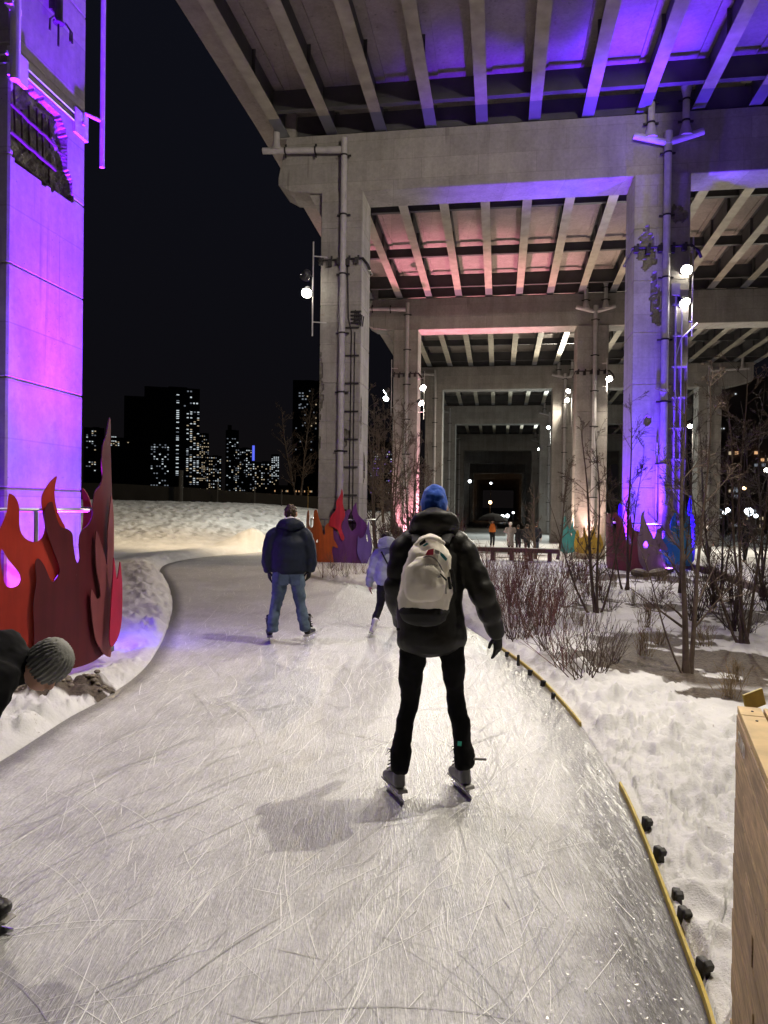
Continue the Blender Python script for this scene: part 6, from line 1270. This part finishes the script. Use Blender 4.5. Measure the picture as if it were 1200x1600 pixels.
# ================================================================ city
def wmat(name, col, s): return mat(name, (0.02, 0.02, 0.02), 0.4, emit=col, estr=s)
WM = [wmat('window_white', (0.85, 0.95, 1.0), 0.75), wmat('window_warm', (1.0, 0.80, 0.52), 0.5), wmat('window_dim', (0.75, 0.85, 1.0), 0.20), wmat('window_amber', (1.0, 0.55, 0.26), 0.8), wmat('window_violet', (0.35, 0.2, 1.0), 1.1), wmat('window_blue', (0.12, 0.16, 1.0), 1.0)]
M['facade'] = worn('dark_facade', (0.012, 0.013, 0.017), 0.7, var=0.2, scale=0.05); M['facade_b'] = worn('brown_facade', (0.075, 0.055, 0.048), 0.85, var=0.2, scale=0.3)
br = random.Random(77)
def building(label, group, Y, x0, x1, yt, wins, steps=(), facade='facade', name='apartment_tower', depth=None, z0=-1.0):
    """pixel columns x0..x1 and top row yt at distance Y give its real width and height; wins: list of (xa, xb, ya, yb, cols, rows, prob, palette)"""
    A_, B_ = at(x0, yt, Y), at(x1, yt, Y); w = (B_.x-A_.x); h = A_.z; dp = depth or w*0.8
    cx = (A_.x+B_.x)/2; root = empty(name, (cx, Y+dp/2, z0), label, 'building', group); th = math.atan2(cx, Y); ux = V((math.cos(th), -math.sin(th), 0)); uy = V((math.sin(th), math.cos(th), 0)); base = V((cx, Y, 0)); R = Matrix((ux, uy, V((0, 0, 1)))).transposed()
    m = MB(); m.box(base+uy*dp/2+V((0, 0, (h+z0)/2)), (w, dp, h-z0), R); m.build('wall', M[facade], root)
    m = MB(); m.box(base+uy*dp*0.55+ux*w*0.1+V((0, 0, h+w*0.03)), (w*0.35, dp*0.4, w*0.06), R); m.build('roof_housing', M[facade], root)
    for (sx0, sx1, sy) in steps:
        a, b = at(sx0, sy, Y), at(sx1, sy, Y); m = MB(); m.box(base+ux*((a.x+b.x)/2-cx)+uy*dp*0.5+V((0, 0, (a.z+z0)/2)), (b.x-a.x, dp*0.8, a.z-z0), R); m.build('wing', M[facade], root)
    protos = {}; n = 0; rest = MB()
    for (xa, xb, ya, yb, nc, nr_, pb2, pal) in wins:
        a, b = at(xa, ya, Y), at(xb, yb, Y); cw, ch = (b.x-a.x)/nc, (a.z-b.z)/nr_
        for r in range(nr_):
            run = br.random()
            for c in range(nc):
                if br.random() > pb2*(0.5+run): continue
                k = (round(cw, 2), round(ch, 2)); mi = br.choice(pal)
                ww, hh = cw*0.54*0.5, ch*0.42*0.5
                if n >= 98:
                    rest.box(base+ux*(a.x+cw*(c+0.5)-cx)-uy*0.12+V((0, 0, a.z-ch*(r+0.5))), (ww*2, 0.3, hh*2), R, mi); continue
                if (k, mi) not in protos:
                    q = MB(); q.box((0, 0, 0), (ww*2, 0.3, hh*2)); me = q.mesh('window'); me.materials.append(WM[mi]); protos[(k, mi)] = me
                o = bpy.data.objects.new('window', protos[(k, mi)]); COL.objects.link(o); o.parent = root
                o.location = base+ux*(a.x+cw*(c+0.5)-cx)-uy*0.12+V((0, 0, a.z-ch*(r+0.5)))-root.location; o.rotation_euler.z = -th; n += 1
    if rest.v: tag(rest.build('upper_windows', WM, root), kind='stuff')
    return root
G1 = 'lit towers on the skyline at left'
building('widest dark tower with a bright column of lit windows on its right side', G1, 520, 228, 311, 605, [(274, 280, 615, 750, 1, 44, 0.68, (0, 0, 2)), (290, 310, 638, 758, 4, 39, 0.5, (0, 0, 0, 2, 1)), (286, 309, 608, 636, 5, 6, 0.24, (2, 0))], ((198, 229, 620),))
building('low dark block left of the widest tower with a few lit top windows', G1, 480, 161, 262, 684, [(164, 206, 690, 698, 12, 3, 0.32, (0, 1)), (234, 262, 692, 760, 7, 18, 0.34, (2, 2, 0))])
building('dim tower at the far left edge of the skyline by the column', G1, 450, 132, 162, 668, [(135, 150, 672, 740, 4, 21, 0.29, (1, 2, 0)), (172, 180, 680, 690, 3, 3, 0.72, (0,))])
building('slim warm lit tower right beside the widest tower', G1, 560, 311, 326, 677, [(312, 326, 680, 752, 5, 26, 0.44, (1, 1, 2))])
building('densely lit mid-rise with white and warm windows', G1, 430, 322, 346, 712, [(323, 345, 714, 768, 7, 21, 0.44, (0, 1, 1, 2))])
building('tower with a pointed dark crown at the middle of the skyline', G1, 560, 353, 373, 672, [(354, 372, 684, 768, 5, 29, 0.26, (2, 2, 1, 0))], ((356, 362, 664),))
building('broad pale lit tower next to the pointed crown tower', G1, 500, 367, 394, 700, [(368, 393, 702, 768, 8, 21, 0.4, (2, 0, 2, 1))])
b_ = building('low lit block with a blue glowing mast on its roof', G1, 440, 394, 430, 722, [(395, 430, 724, 768, 11, 13, 0.36, (1, 0, 2))]); p = at(396, 708, 441); m = MB(); m.box(p, (1.2, 1.2, 9)); m.build('roof_mast', WM[5], b_)
building('narrow bright white tower on the right of the skyline', G1, 430, 424, 436, 710, [(424, 436, 713, 745, 4, 12, 0.6, (0,)), (424, 436, 746, 770, 4, 8, 0.32, (2, 1))])
building('tall dim tower with scattered windows left of the nearest left column', G1, 380, 458, 500, 594, [(462, 498, 596, 705, 11, 26, 0.06, (1, 2, 2)), (466, 480, 612, 640, 3, 6, 0.4, (2,))])
building('low row of amber lit shops behind the tree on the slope', G1, 300, 418, 492, 758, [(420, 490, 764, 771, 32, 1, 0.64, (3, 3, 1))], name='shop_row')
building('distant tower with violet windows right of the nearest left column', G1, 360, 576, 612, 690, [(579, 612, 704, 772, 11, 18, 0.21, (0, 2, 4, 1)), (580, 592, 730, 748, 5, 5, 0.56, (4,))])
G2 = 'dark buildings beyond the snowy path at right'
building('tall dark apartment building at the right, sparse lit windows and balconies', G2, 120, 1098, 1150, 520, [(1100, 1150, 600, 760, 6, 16, 0.10, (1, 2)), (1113, 1124, 724, 736, 1, 1, 1.0, (1,)), (1124, 1132, 668, 672, 2, 1, 1.0, (0,))], facade='facade_b')
building('brown brick block at the far right with warm lit rooms', G2, 95, 1138, 1215, 590, [(1140, 1210, 690, 850, 8, 14, 0.16, (1, 2, 3)), (1176, 1196, 722, 732, 2, 1, 1.0, (2,)), (1141, 1156, 762, 772, 3, 1, 1.0, (1, 2)), (1168, 1176, 606, 612, 1, 1, 1, (5,)), (1150, 1154, 612, 616, 1, 1, 1, (0,))], facade='facade_b', name='brick_block')
building('low dark shop front building behind the far right column', G2, 100, 1060, 1140, 790, [(1064, 1138, 792, 850, 12, 6, 0.10, (0, 1, 2))], facade='facade_b', name='shop_building')
# dark wall and fence posts along the crest
M['wall_dark'] = worn('dark_concrete_wall', (0.030, 0.026, 0.023), 0.9, var=0.3, scale=0.8)
P = [at(60, 752, 62), at(190, 756, 60), at(300, 762, 58), at(400, 770, 57), at(500, 776, 56)]
w_ = empty('boundary_wall', (P[0].x, P[0].y, 0.5), 'long dark wall along the top of the snowy slope', 'wall'); m = MB()
for a, b in zip(P[:-1], P[1:]): m.add([V((a.x, a.y, 0)), V((b.x, b.y, 0)), V((b.x, b.y+0.4, 0)), V((a.x, a.y+0.4, 0)), a, b, b+V((0, 0.4, 0)), a+V((0, 0.4, 0))], [(0, 1, 5, 4), (4, 5, 6, 7), (2, 3, 7, 6), (0, 4, 7, 3), (1, 2, 6, 5)])
m.build('wall_panel', M['wall_dark'], w_)
for (px, yt, yb) in ((283, 735, 800), (398, 760, 802), (440, 765, 804), (340, 752, 800)):
    p = at(px, yt, 52); z = gz(p.x, p.y); m = MB(); m.tube([V((p.x, p.y, z-0.2)), p], 0.05 if px != 283 else 0.16, 8); o = m.build('fence_post', M['wall_dark'], org=(p.x, p.y, z)); tag(o, {283: 'thick dark pole at the crest below the brightest tower', 398: 'thin dark post on the crest, middle of three to the right', 440: 'thin dark post on the crest nearest the navy jacket skater', 340: 'thin dark post on the crest, leftmost of three thin ones'}[px], 'post', 'posts along the crest')
